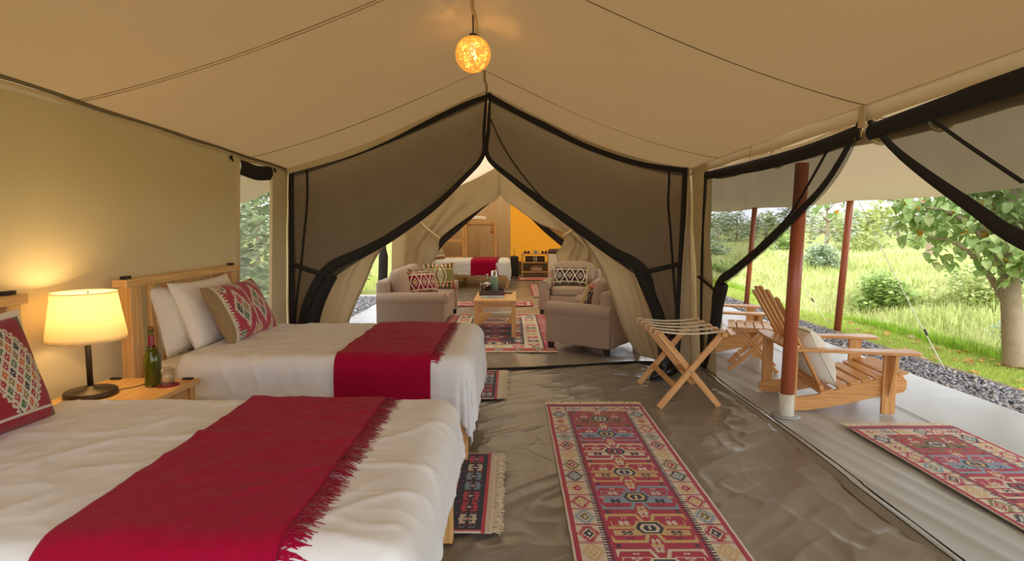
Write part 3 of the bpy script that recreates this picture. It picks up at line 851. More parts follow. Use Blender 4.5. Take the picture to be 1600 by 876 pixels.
WEAVE = attr_mat('kilim_wool', .95, 420, 0, .15)
FRINGE = mat('fringe_yarn', lin(236, 226, 204), .95, .1, 40)
def rug(label, W, L, fn, loc, rz=0, ends=(1, 0), knot=.0056, group=None, amp=.004, flen=.085, seed=0, fstep=.003):
    """local y runs from the far end (0) to the near end (-L); x from 0 to W"""
    t = thing('kilim_rug', label, 'rug', loc, rz, group)
    nx, ny = int(W / knot), int(L / knot)
    xs = np.linspace(0, W, nx + 1); ys_ = np.linspace(0, L, ny + 1)
    Xc, Yc = np.meshgrid((xs[1:] + xs[:-1]) / 2, (ys_[1:] + ys_[:-1]) / 2)
    col = fn(Xc, Yc, W, L) * (1 + .14 * (nr.rand(*Xc.shape, 1) - .5)) * (1 + .12 * fbm(Xc * 3, Yc * 14, seed)[..., None])
    X, Y = np.meshgrid(xs, ys_)
    wob = .006 * fbm(X * 0 + 3, Y * 2.4, seed + 1) + .003 * fbm(X * 0, Y * 9, seed + 5)
    zz = .009 + amp * (fbm(X * 3, Y * 4, seed + 2) + .5 * ridged(X * 1.5, Y * 6, seed + 3) ** 4 * (Y < .25))
    P = np.stack([X + wob, -Y, zz], -1)
    o = grid_obj('weave', P, WEAVE, t, np.clip(col, 0, 1)); thicken(o, .006)
    for end in (0, 1):
        if not ends[end]: continue
        V = []; F = []; y0 = 0 if end == 0 else -L; sg = 1 if end == 0 else -1
        for x in np.arange(.004, W - .003, fstep):
            a = rng.gauss(0, .28); l_ = flen * rng.uniform(.65, 1.1); w_ = .0028; z = .014; b = len(V); x1 = x + math.sin(a) * l_ * .5; x2 = x1 + math.sin(a + rng.gauss(0, .5)) * l_ * .5
            wx_ = float(.006 * fbm(np.array(3.), np.array(0. if end == 0 else L * 2.4), seed + 1))
            for xx, yy, zz_ in ((x, 0, z), (x1, l_ * .5, z + rng.uniform(-.002, .006)), (x2, l_ * .97, .006 + rng.uniform(0, .008))):
                V += [(xx - w_ + wx_, y0 + sg * (yy - .004), zz_), (xx + w_ + wx_, y0 + sg * (yy - .004), zz_)]
            F += [(b, b + 1, b + 3, b + 2), (b + 2, b + 3, b + 5, b + 4)]
        stuff(np_obj('fringe', np.array(V), np.array(F), FRINGE, t, smooth=False))
    return t

rug('long red kilim runner with cream border lying on the tent floor beside the beds', .755, 2.75, kilim_main, (.262, 4.43, 0), 0, (1, 0), .0056, seed=1)
rug('red kilim runner with cream fringe lying out on the grey porch sheet', .755, 2.4, kilim_main, (2.345, 3.93, 0), math.radians(0.5), (1, 0), .0062, seed=5)
# runners on the floor between and beyond the beds: their fringed end points to the aisle
rug('navy kilim with hook motifs on the floor between the two beds', .93, 1.5, kilim_hooks, (-.095, 3.44, 0), -PI / 2, (1, 0), .006, seed=8, flen=.06)
rug('navy kilim on the floor between the far bed and the partition net', .93, 1.5, kilim_hooks, (-.095, 5.51, 0), -PI / 2, (1, 0), .007, seed=9, flen=.07)
rug('large navy and cream kilim with star border under the coffee table', 1.47, 2.75, kilim_stars, (-.96, 9.14, 0), 0, (1, 1), .009, seed=12, flen=.05)
rug('pale red kilim lying crosswise behind the coffee table', .6, 1.5, kilim_red, (-1.05, 10.72, 0), PI / 2 * 0, (0, 0), .012, seed=14).rotation_euler = (0, 0, PI / 2)
C.objects['kilim_rug.005'].location = (-1.12, 10.15, 0)
rug('pink kilim lying lengthwise beside the far bed', .62, 2.4, kilim_red, (.42, 14.0, 0), 0, (0, 1), .012, seed=15)
rug('small dark red kilim in front of the low shelf unit', .95, .8, kilim_red, (.18, 16.0, 0), 0, (0, 0), .012, seed=16)

# ------------------------------------------------------------------ cushions
CUSH = attr_mat('cushion_wool', .95, 500, 0, .2)
LINEN = mat('white_linen', lin(236, 231, 222), .85, .02, 5, .15, 300, spec=.2, sheen=.1)
def cushion(label, w_, h_, t_, fn=None, m=None, loc=(0, 0, 0), rz=0, lean=.35, roll=0, nu=72, nv=44, name='cushion', cat='cushion', wr=.006, seed=0, group=None, back=None, pinch=.05):
    u = np.linspace(-1, 1, nu); v = np.linspace(-1, 1, nv); U, Vv = np.meshgrid(u, v)
    prof = np.clip((1 - np.abs(U) ** 3.2) * (1 - np.abs(Vv) ** 3.2), 0, 1) ** .55
    x = w_ / 2 * U * (1 - pinch * (1 - Vv ** 2)); z = h_ / 2 * Vv * (1 - pinch * 1.4 * (1 - U ** 2)) + h_ / 2
    n1 = wr * (fbm(U * 3 + 9, Vv * 3, seed) + .8 * (ridged(U * 2.3 + Vv, Vv * 2.5 - U, seed + 1) ** 3 - .3)) * prof
    yf = -t_ / 2 * prof - n1; yb = t_ / 2 * prof + n1 * .6
    Pf = np.stack([x, yf, z], -1); Pb = np.stack([x, yb, z], -1)
    V = np.concatenate([Pf.reshape(-1, 3), Pb.reshape(-1, 3)])
    c, s = math.cos(lean), math.sin(lean)
    y2 = V[:, 1] * c + V[:, 2] * s; z2 = V[:, 2] * c - V[:, 1] * s
    V[:, 1] = y2; V[:, 2] = z2
    if roll:
        c, s = math.cos(roll), math.sin(roll); xr = V[:, 0] * c - V[:, 2] * s; zr = V[:, 0] * s + V[:, 2] * c; V[:, 0] = xr; V[:, 2] = zr
    V[:, 2] -= V[:, 2].min()
    Ff = gquads(nv, nu); Fb = gquads(nv, nu, nu * nv)[:, ::-1]
    cols = None
    if fn:
        Uc, Vc = np.meshgrid((u[1:] + u[:-1]) / 2, (v[1:] + v[:-1]) / 2)
        cf = fn(Uc, Vc); cb = (back or fn)(Uc, Vc)
        cols = np.concatenate([cf.reshape(-1, 3), cb.reshape(-1, 3)]); cols = np.clip(cols * (1 + .16 * (nr.rand(len(cols), 1) - .5)), 0, 1)
    o = np_obj(name, V, np.concatenate([Ff, Fb]), m or CUSH, None, cols)
    o.location = loc; o.rotation_euler = (0, 0, rz)
    return tag(o, label, cat, group)

def pat_diamonds(U, V):
    p = Pat(U.shape, RED); p.put(U < -.84, TAN)
    s = np.abs(U + .80); p.put(s < .04, CRM); p.put((U > -.76) & (U < -.70) & ((V * 9) % 1 < .5), CRM)
    p.put((np.abs(V) > .70) & (U > -.7) & (U < -.50), GRN); p.put((np.abs(V) > .70) & (U > -.7) & (U < -.50) & ((V * 14) % 1 < .4), CRM)
    def diam(cx, cy, rx, ry, cols):
        a = (U - cx) / rx; b = (V - cy) / ry; d = np.abs(a) + np.abs(b)
        st = ((np.abs(b) * 7) % 1 < .5) * .10
        p.put(d < 1 + st, CRM)
        q1 = a + b; q2 = a - b
        for sx, sy, col in ((1, 1, cols[0]), (1, -1, cols[1]), (-1, 1, cols[2]), (-1, -1, cols[3])):
            m = (np.abs(q1 - sx * .42) < .34) & (np.abs(q2 - sy * .42) < .34); p.put(m, col)
            p.put(m & (((q1 * 6) % 1) < .42) & (((q2 * 6) % 1) < .42), CRM)
    diam(-.36, 0, .27, .74, [TAN, RED, GRN, NVY]); diam(.34, .02, .27, .74, [RED, GRN, NVY, TAN])
    for cx, cy in ((-.10, .98), (-.62, .92), (.60, .98), (.60, -.98), (-.10, -.98), (.08, -.95)): diam(cx, cy, .12, .34, [ORG, ORG, GRN, ORG])
    for cx in (.0, .66):
        p.put(np.abs(U - cx) < .035, CRM); p.put((np.abs(U - cx) < .016) & ((V * 16) % 1 < .5), NVY)
    return p.put(U > .92, MAR).c
def pat_lattice(U, V):
    p = Pat(U.shape, lin(150, 24, 44)); p.put(U > .90, lin(112, 92, 62)); 
    a = np.abs(((U * 1.25 + .25) % 1.0) - .5) * 2; b = np.abs(V * .62 + .04)
    d = np.abs(U - .52) / .40 + np.abs(V) / 1.05
    st = ((np.abs(V) * 9) % 1 < .5) * .06
    p.put(d < 1 + st, CRM)
    q1 = (U - .52) / .40 + V / 1.05; q2 = (U - .52) / .40 - V / 1.05
    g1 = q1 * 3.5; g2 = q2 * 3.5; m = (d < .95) & (np.abs((g1 % 1) - .5) < .34) & (np.abs((g2 % 1) - .5) < .34)
    p.c[m] = pick(np.floor(g1) * 2 + np.floor(g2) * 3, [RED, NVY, ORG, GRN, RED, TAN])[m]
    p.put(m & (np.abs((g1 % 1) - .5) < .10) & (np.abs((g2 % 1) - .5) < .10), CRM)
    for cx in (-.06, -.80):
        p.put(np.abs(U - cx) < .05, CRM); p.put((np.abs(np.abs(U - cx) - .022) < .010) & ((V * 20) % 1 < .6), NVY)
    d2 = np.abs(U + .43) / .27 + np.abs(V) / .8; p.put(d2 < 1 + st, CRM); p.put(d2 < .8, GRN); p.put(d2 < .5, RED); p.put(d2 < .2, CRM)
    p.put((V < -.80) & (U < .9), lin(150, 24, 44)); p.put((np.abs(V + .78) < .03), CRM)
    return p.c
def pat_hex(base, c1, c2):
    def f(U, V):
        p = Pat(U.shape, base)
        for k in (-1, 0, 1):
            a = U - k * .62; p.put(np.abs(np.abs(a) + np.abs(V) * .32 - .30) < .035, CRM)
            d = np.abs(a) / .17 + np.abs(V) / .36; p.put(d < 1, CRM); p.put(d < .78, c1); p.put(d < .5, c2); p.put(d < .22, CRM)
        p.put(np.abs(np.abs(V) - .66) < .04, CRM); p.put((np.abs(V) > .74) & ((U * 6) % 1 < .5), c1); p.put((np.abs(V) > .74) & ((U * 6) % 1 >= .75), c2)
        return p.put(np.abs(U) > .93, GLD).c
    return f
def pat_olive(U, V):
    p = Pat(U.shape, OLV)
    p.put(np.abs(V) > .55, lin(70, 84, 50)); p.put((np.abs(V) > .6) & (((U * 3.5) % 1) - .5 > -.2) & (np.abs(((U * 3.5) % 1) - .5) + np.abs(np.abs(V) - .78) < .3), ORG)
    p.put((np.abs(V) > .6) & (np.abs(((U * 3.5) % 1) - .5) + np.abs(np.abs(V) - .78) < .14), CRM)
    for k in (.16, .42): p.put(np.abs(np.abs(U) + .25 * np.abs(V) - k) < .03, CRM)
    p.put(np.abs(np.abs(V) - .5) < .05, GLD); p.put((np.abs(U) < .05) & ((V * 9) % 1 < .5), CRM); p.put((U > .86) & (V < -.3), RED)
    return p.c

# ------------------------------------------------------------------ beds
PINE = wood('pine', lin(236, 196, 134), lin(212, 160, 98), .45)
PINE2 = wood('honey_pine', lin(234, 188, 122), lin(204, 146, 84), .4)
BLACK = mat('black_plastic', lin(24, 24, 25), .45, .1)
DUVET = mat('duvet_cotton', lin(229, 231, 236), .85, .02, 4, .12, 340, spec=.2, sheen=.1)
THROW = mat('crimson_wool', lin(160, 14, 54), .95, .16, 26, .6, 130, sheen=.08, spec=.05)
BW, BL, TOP = 1.16, 1.98, .632

def bed(label, loc, rz=0, group=None):
    t = thing('bed', label, 'bed', loc, rz, group)
    h = MB().beam((.03, -.61, .0), (.03, -.61, 1.06), .07, .07, (1, 0, 0)); h.obj('headboard_post', PINE, t, .006)
    MB().beam((.03, .61, .0), (.03, .61, 1.06), .07, .07, (1, 0, 0)).obj('headboard_post', PINE, t, .006)
    MB().beam((.03, -.68, 1.08), (.03, .68, 1.08), .085, .045).obj('top_rail', PINE, t, .005)
    MB().beam((.03, -.575, .5), (.03, .575, .5), .03, .10).obj('lower_rail', PINE, t, .004)
    ys_ = np.linspace(-.53, .53, 9)
    for i, y in enumerate(ys_):
        MB().beam((.03, y, .54), (.03, y, 1.06), .072 if i % 3 else .058, .016, (1, 0, 0)).obj('slat', PINE, t, .003)
    for y in (-.62, .62): MB().box((.03, y, 1.112), (.03, .06, .018)).obj('rail_clip', BLACK, t, .003)
    for y in (-.565, .565):
        MB().beam((.03, y, .31), (BL, y, .31), .03, .13).obj('side_rail', PINE, t, .004)
        MB().beam((BL - .02, y, 0), (BL - .02, y, .34), .062, .062, (1, 0, 0)).obj('leg', PINE2, t, .005)
    MB().beam((BL - .02, -.565, .31), (BL - .02, .565, .31), .03, .13).obj('foot_rail', PINE, t, .004)
    for k in range(9): 
        x = .2 + k * .2; MB().beam((x, -.55, .36), (x, .55, .36), .08, .018).obj('base_slat', PINE, t)
    return t

def mattress(label, loc):
    m = MB().box((1.03, 0, .485), (1.88, 1.12, .215)).obj('mattress', LINEN, None, .05, True, 4); m.location = loc
    return tag(m, label, 'mattress')

def disp(a, b, seed, flat, hang):
    q = fbm(a * 1.8, b * 1.8, seed, 2) * .012 + (ridged(a * 5 + 1.1 * fbm(a * 4, b * 4, seed + 14), b * 7 - a * 3, seed + 11) ** 5) * .0034 + (ridged(b * 9 + a * 4, a * 11 + 1.3 * fbm(a * 3, b * 3, seed + 18), seed + 12) ** 5) * .0024 + (ridged(a * 3 + .6 * fbm(a * 3, b * 3, seed + 4), b * 5 + a * 2, seed + 1) ** 4) * .006 + (ridged(b * 3.1 - a * 2, a * 4.4 + .8 * fbm(a * 2, b * 2, seed + 8), seed + 2) ** 5) * .006 + fbm(a * 9, b * 9, seed + 6, 3) * .005
    return q
def drape(A, B, off, seed, r=.085, extra=0):
    """A across the bed, B along it (0 = headboard); cloth falls over the sides and the foot"""
    w2 = BW / 2 + .01; ex = np.maximum(0, np.abs(A) - (w2 - r * .6)); ey = np.maximum(0, B - (BL + .0 - r * .6))
    d = np.hypot(ex, ey); dd = np.maximum(d, 1e-6); ux = np.sign(A) * ex / dd; uy = ey / dd
    dp = disp(A, B, seed, 0, 0); arc = r * PI / 2; th = np.minimum(d, arc) / r
    hang = np.maximum(0, d - arc); per = np.arctan2(uy, np.abs(ux) + 1e-6)
    line = A * uy + B * np.abs(ux)
    fold = (.008 * np.sin(line * 13 + 4 * fbm(line * 2, hang, seed + 3)) + .018 * (ridged(line * 5.5, hang * .8, seed + 7) ** 2 - .4)) * np.minimum(1, hang / .22)
    rr = r + off + dp
    hor = rr * np.sin(th) + hang * .06 + fold * (hang > 0); up = rr * np.cos(th) - r - hang
    cx = np.clip(np.abs(A), 0, w2 - r * .6) * np.sign(A); cy = np.minimum(B, BL - r * .6)
    return np.stack([cy + uy * hor, cx + ux * hor, TOP + up], -1)
def drape_obj(name, m, parent, a, b, na, nb, off, seed, rag=0, hem=None, head=0):
    A, B = np.meshgrid(np.linspace(a[0], a[1], na), np.linspace(b[0], b[1], nb))
    if rag:
        # uneven hem: pull the rim in and out
        A = A + np.where(np.abs(A) > BW / 2, np.sign(A) * (np.abs(A) - BW / 2) * rag * fbm(B * 3 + 2, A * 0, seed + 40), 0)
        B = B + np.where(B > BL, (B - BL) * rag * fbm(A * 3, B * 0, seed + 41), 0)
    if head: B = B + head * (B < b[0] + .3) * (1 - (B - b[0]) / .3) * fbm(A * 2, B * 0, seed + 50)
    return thicken(grid_obj(name, drape(A, B, off, seed), m, parent, flip=False), .012, -1)

beds = []
for nm, y, seed in (('near', 1.905, 3), ('far', 3.925, 9)):
    far = nm == 'far'
    b = bed('pine bed with slatted headboard nearest the partition net' if far else 'pine bed in front, its foot near the red runner', (-2.255, y, 0))
    mattress('white sheeted mattress on the bed nearest the partition net' if far else 'white sheeted mattress on the front bed', (-2.255, y, 0))
    o = drape_obj('duvet', DUVET, None, (-BW / 2 - .34, BW / 2 + (.34 if far else .27)), (.30, BL + (.37 if far else .24)), 190, 230, 0, seed, .25)
    o.location = (-2.255, y, 0)
    tag(o, 'crumpled white duvet on the bed nearest the partition net' if far else 'crumpled white duvet on the front bed', 'duvet')
    t = thing('throw_blanket', 'crimson wool throw across the foot of the bed nearest the partition net' if far else 'crimson wool throw across the foot of the front bed', 'blanket', (-2.255, y, 0))
    x0, x1 = (1.22, 1.78) if far else (1.12, 1.70)
    ra = (-BW / 2 - .34, BW / 2 + .28)
    drape_obj('blanket', THROW, t, ra, (x0, x1), 150, 60, .014, seed)
    # twisted tassels along the edge that faces the foot
    V = []; F = []
    for a in np.arange(ra[0] + .004, ra[1], .0055):
        for kk in range(2):
            l_ = rng.uniform(.045, .085); da = rng.gauss(0, .016); w_ = .0022
            AA = np.array([[a - w_, a + w_], [a + da * .6 - w_, a + da * .6 + w_], [a + da - w_ * .6, a + da + w_ * .6]])
            BB = np.array([[x1 - .012] * 2, [x1 + l_ * .5] * 2, [x1 + l_] * 2])
            Q = drape(AA, BB, 0, seed)
            Q[..., 2] += np.array([[.020], [.016 + rng.uniform(0, .012)], [.006 + rng.uniform(0, .008)]])
            n0 = len(V); V += [tuple(q) for q in Q.reshape(-1, 3)]; F += [(n0, n0 + 1, n0 + 3, n0 + 2), (n0 + 2, n0 + 3, n0 + 5, n0 + 4)]
    stuff(np_obj('fringe', np.array(V), np.array(F), THROW, t, smooth=False))

# pillows and cushions: faces look toward the foot of the bed (+x), so local x runs along world y
FACE = PI / 2
cushion('white pillow propped against the slatted headboard behind another pillow', .72, .46, .15, None, LINEN, (-2.13, 3.86, .585), FACE, .22, 0, 40, 30, 'pillow', 'pillow', .012, 3)
cushion('white pillow leaning in front, right behind the red kilim cushion', .76, .48, .17, None, LINEN, (-2.0, 3.98, .60), FACE, .36, 0, 40, 30, 'pillow', 'pillow', .014, 6)
cushion('red kilim cushion with cream diamonds on the bed nearest the partition net', .74, .42, .16, pat_diamonds, None, (-1.815, 4.03, .635), FACE, .45, 0, 110, 64, seed=4)
cushion('white pillow behind the red cushion on the front bed', .78, .46, .15, None, LINEN, (-1.965, 1.99, .61), FACE, .20, 0, 40, 30, 'pillow', 'pillow', .014, 8)
cushion('red kilim cushion with checked lattice on the front bed', .72, .43, .18, pat_lattice, None, (-1.86, 1.93, .635), FACE, .30, 0, 120, 80, seed=7)

# ------------------------------------------------------------------ nightstand and what stands on it
ns = thing('nightstand', 'pale wooden nightstand between the two beds', 'nightstand', (-2.0, 2.875, 0))
MB().box((0, 0, .545), (.50, .58, .03)).obj('top', PINE2, ns, .004)
for x in (-.21, .21):
    for y in (-.25, .25): MB().beam((x, y, 0), (x, y, .53), .045, .045, (1, 0, 0)).obj('leg', PINE2, ns, .004)
for y in (-.25, .25): MB().box((0, y, .49), (.40, .02, .08)).obj('apron', PINE2, ns, .002)
MB().box((.205, 0, .47), (.02, .46, .11)).obj('drawer', PINE2, ns, .003)
MB().lathe([(0, .02), (.012, .018), (.013, .008), (.006, 0)], 12, (.215, 0, .47), Matrix.Rotation(PI / 2, 3, 'Y')).obj('knob', PINE, C.objects['drawer'], smooth=True)
MB().box((0, 0, .16), (.44, .48, .018)).obj('shelf', PINE2, ns, .002)
for x, y in ((.20, .26), (-.20, .26)): MB().box((x, y, .564), (.055, .022, .010)).obj('top_clip', BLACK, ns, .002)

IRON = mat('brushed_iron', lin(86, 74, 62), .45, .2, 30, metal=.8)
LAMPSHADE = mat('lamp_shade_linen', lin(244, 234, 208), .9, .06, 60, .3, 300, trans=.58, tcol=lin(252, 238, 204))
lamp = thing('table_lamp', 'lit table lamp with cream drum shade on the nightstand', 'lamp', (-2.115, 2.83, .56))
MB().lathe([(0, 0), (.112, 0), (.115, .006), (.115, .024), (.108, .030), (.03, .034), (.022, .05), (0, .05)], 40).obj('base', IRON, lamp, smooth=True)
MB().tube([(0, 0, .03), (0, 0, .40)], .0135, 14).obj('stem', IRON, lamp, smooth=True)
thicken(MB().lathe([(.170, .285), (.1685, .31), (.139, .50), (.1375, .522)], 56).obj('lamp_shade', LAMPSHADE, lamp, smooth=True), .002)
for r, z in ((.170, .286), (.138, .521)):
    MB().tube([(r * math.cos(a), r * math.sin(a), z) for a in np.linspace(0, 2 * PI, 49)], .0028, 5, False).obj('shade_ring', LAMPSHADE, lamp, smooth=True)
sp = MB()
for a in (0, 2.09, 4.19): sp.tube([(0, 0, .40), (.135 * math.cos(a), .135 * math.sin(a), .515)], .002, 4)
sp.obj('shade_holder', IRON, lamp)
MB().lathe([(0, .385), (.012, .39), (.014, .41), (.03, .445), (.026, .47), (0, .485)], 16).obj('bulb', glow_mat('lamp_bulb', (1, .78, .42), 8), lamp, smooth=True)
lt = bpy.data.objects.new('lamp_light', bpy.data.lights.new('lamp_light', 'POINT')); C.objects.link(lt)
lt.data.energy = 7; lt.data.color = (1, .72, .34); lt.data.shadow_soft_size = .035; lt.location = (-2.115, 2.83, .56 + .455)

BGLASS = glass_mat('green_bottle_glass', (.36, .42, .08), .02)
bt = thing('wine_bottle', 'green glass wine bottle with a red neck foil on the nightstand', 'bottle', (-1.905, 3.0, .562))
MB().lathe([(0, .008), (.028, .002), (.039, .0), (.041, .01), (.041, .13), (.037, .165), (.025, .20), (.016, .225), (.0145, .285), (.0165, .287), (.0165, .296), (.0145, .297)], 28).obj('body', BGLASS, bt, smooth=True)
MB().lathe([(0, .012), (.036, .012), (.038, .02), (.038, .128), (.034, .163), (.026, .19), (0, .192)], 24).obj('wine', mat('white_wine', lin(150, 140, 40), .1, .05), bt, smooth=True)
MB().lathe([(.0185, .208), (.0162, .232), (.0158, .272), (.0155, .273)], 24).obj('neck_foil', mat('red_foil', lin(140, 20, 40), .35, .15), bt, smooth=True)
MB().lathe([(.012, .29), (.0125, .30), (.016, .302), (.016, .312), (.009, .318), (0, .32)], 18).obj('stopper', mat('cork', lin(128, 88, 50), .8, .2), bt, smooth=True)
cs = MB().lathe([(0, 0), (.055, 0), (.056, .003), (.05, .0045), (0, .0045)], 32).obj('coaster', mat('red_coaster', lin(140, 30, 44), .9, .6, 90), None, smooth=True)
cs.location = (-1.84, 3.01, .561); tag(cs, 'round red coaster under the drinking glass', 'coaster')
tg = thing('drinking_glass', 'clear drinking glass with cut base on the red coaster', 'glass', (-1.84, 3.01, .567))
n = 28; prof = [(0, .0), (.031, 0), (.033, .003), (.0345, .03), (.037, .088), (.0355, .088), (.033, .03), (.030, .014), (0, .013)]
MB().lathe(prof, n).obj('tumbler', thin_glass('clear_glass', .10), tg, smooth=True)
fl = MB()
for k in range(16):
    a = 2 * PI * k / 16; fl.tube([(.0335 * math.cos(a), .0335 * math.sin(a), .004), (.0348 * math.cos(a), .0348 * math.sin(a), .032)], .0018, 4)
stuff(fl.obj('cut_flutes', thin_glass('cut_glass', .35), tg, smooth=True))
cd = thing('power_cord', 'thin lamp cord with black plug lying on the nightstand', 'cord', (0, 0, 0))
MB().tube(polyline([(-2.05, 2.90, .566), (-1.99, 2.97, .564), (-1.97, 3.04, .565), (-1.99, 3.09, .568)], 24), .003, 6).obj('cable', mat('grey_cable', lin(120, 110, 95), .6), cd, smooth=True)
MB().beam((-1.99, 3.085, .570), (-2.02, 3.125, .575), .022, .018).obj('plug', BLACK, cd, .004)

# ------------------------------------------------------------------ pendant globe under the ridge
YARN = mat('paper_yarn', lin(246, 214, 138), 1, .2, 60, trans=.32, tcol=lin(252, 216, 136), spec=0)
_n, _l = YARN.node_tree.nodes, YARN.node_tree.links          # the lit shade itself glows
_o = [q for q in _n if q.type == 'OUTPUT_MATERIAL'][0]; _s = _o.inputs[0].links[0].from_socket
_e = _n.new('ShaderNodeEmission'); _e.inputs[0].default_value = (1, .60, .12, 1); _e.inputs[1].default_value = .09
_a = _n.new('ShaderNodeAddShader'); _l.new(_s, _a.inputs[0]); _l.new(_e.outputs[0], _a.inputs[1]); _l.new(_a.outputs[0], _o.inputs[0])
pend = thing('pendant_lamp', 'glowing woven yarn globe lamp hanging from the ridge', 'lamp', tuple(at(739, 85, 3.8)))
pz = ridge(3.8)[1] - pend.location.z
MB().tube([(0, 0, .10), (.002, 0, .16), (0, 0, pz - .01)], .005, 6).obj('cable', BLACK, pend, smooth=True)
MB().lathe([(.02, .10), (.024, .105), (.024, .125), (.01, .13)], 16).obj('socket', BLACK, pend, smooth=True)
yb = MB()
for k in range(300):
    n_ = Vector((rng.gauss(0, 1), rng.gauss(0, 1), rng.gauss(0, 1))).normalized(); e1 = n_.orthogonal().normalized(); e2 = n_.cross(e1); off = rng.uniform(-.08, .08); r_ = math.sqrt(.112 ** 2 - off ** 2)
    yb.tube([n_ * off + (e1 * math.cos(a) + e2 * math.sin(a)) * r_ for a in np.linspace(0, 2 * PI, 37)], rng.uniform(.0009, .0017), 4, False)
stuff(yb.obj('yarn_shade', YARN, pend, smooth=True))
MB().lathe([(0, -.035), (.018, -.028), (.027, -.005), (.024, .02), (.013, .05), (.013, .07), (0, .07)], 16).obj('bulb', glow_mat('pendant_bulb', (1, .78, .36), 7), pend, smooth=True)
lt = bpy.data.objects.new('pendant_light', bpy.data.lights.new('pendant_light', 'POINT')); C.objects.link(lt)
lt.data.energy = 70; lt.data.color = (1, .66, .22); lt.data.shadow_soft_size = .03; lt.location = Vector(pend.location) + Vector((0, 0, .0))

# ------------------------------------------------------------------ sitting tent: sofa, armchairs, coffee table
UPH = mat('taupe_upholstery', lin(166, 144, 128), .95, .10, 180, .35, 420, sheen=.15, spec=.15)
DARKLEG = mat('dark_leg', lin(40, 34, 32), .4, .15)
def sofa(name, label, cat, w_, d_, n, loc, rz, group=None):
    """front faces local -y, width along local x"""
    t = thing(name, label, cat, loc, rz, group)
    aw = .19
    MB().box((0, .0, .20), (w_ - 2 * aw + .02, d_ - .10, .22)).obj('base', UPH, t, .02, True, 3)
    for s in (-1, 1):
        O = [(-.085, .085), (.085, .085), (.085, .40)]
        O += [(.005 + .095 * math.cos(a), .455 + .095 * math.sin(a)) for a in np.linspace(-.55, PI + .75, 16)]
        O += [(-.085, .38)]
        O = [(x * s, z) for x, z in O]
        if s < 0: O = O[::-1]
        a = MB().prism(O, (s * (w_ / 2 - aw / 2), -.01, 0), (1, 0, 0), (0, 0, 1), d_ - .04)
        o = a.obj('arm', UPH, t, .012, True, 3)
        R = [(s * (w_ / 2 - aw / 2) + s * (.005 + .090 * math.cos(q)), -d_ / 2 + .008, .455 + .090 * math.sin(q)) for q in np.linspace(-.55, PI + .75, 20)]
        MB().tube(R, .006, 6).obj('piping', UPH, o, smooth=True)
    bk = MB().beam((0, d_ / 2 - .15, .09), (0, d_ / 2 - .07, .70), .17, w_ - .10, (1, 0, 0)); bk = MB()
    bk.beam((-(w_ / 2 - .06), d_ / 2 - .10, .39), (w_ / 2 - .06, d_ / 2 - .10, .39), .17, .62)
    bk.obj('backrest', UPH, t, .05, True, 4)
    cw = (w_ - 2 * aw + .02) / n
    for k in range(n):
        x = -(w_ - 2 * aw + .02) / 2 + cw * (k + .5)
        puff('seat_cushion', cw - .008, d_ - .24, .16, UPH, t, (x, -.075, .375), (0, 0, 0), 6, .10, 14, k)
        puff('back_cushion', cw + (.06 if n == 1 else .0), .20, .44, UPH, t, (x, d_ / 2 - .26, .61), (-.16, 0, 0), 4.5, .22, 14, k + 5)
    for x in (-w_ / 2 + .06, w_ / 2 - .06):
        for y in (-d_ / 2 + .06, d_ / 2 - .08): MB().beam((x, y, 0), (x, y, .10), .05, .05, (1, 0, 0), .065, .065).obj('leg', DARKLEG, t, .004)
    return t
sofa('sofa', 'taupe three seat sofa with rolled arms opposite the armchairs', 'sofa', 1.95, .92, 3, (-1.33, 8.36, .006), PI / 2)
sofa('armchair', 'taupe armchair turned away from view, its side toward the beds', 'armchair', .84, .86, 1, (.965, 6.645, .006), math.atan2(-.8, -.6), 'taupe armchairs of the sitting tent')
sofa('armchair', 'taupe armchair facing the beds with a long patterned cushion on it', 'armchair', .98, .88, 1, (.99, 9.42, .006), -.24, 'taupe armchairs of the sitting tent')
cushion('maroon kilim cushion standing at the near end of the sofa', .46, .36, .17, pat_hex(MAR, GRN, ORG), None, (-1.23, 8.02, .45), .62, .35, 0, 60, 46, seed=21)
cushion('orange and maroon kilim cushion tucked behind the maroon cushion on the sofa', .40, .38, .15, pat_hex(lin(150, 60, 40), GRN, MAR), None, (-1.30, 8.28, .45), .9, .3, 0, 50, 40, seed=22)
cushion('olive and orange kilim cushion toward the far end of the sofa', .48, .42, .16, pat_olive, None, (-1.10, 8.78, .45), .35, .28, 0, 60, 50, seed=23)
cushion('long dark brown cushion with cream lattice on the armchair facing the beds', .56, .33, .16, pat_hex(DRK, GRN, RED), None, (.93, 9.22, .455), -.24, .4, 0, 70, 42, seed=24)
cushion('small dark diamond cushion on the seat of the turned armchair', .40, .32, .14, pat_hex(DRK, ORG, RED), None, (.86, 6.72, .455), math.atan2(-.8, -.6) + .1, .4, 0, 56, 42, seed=25)

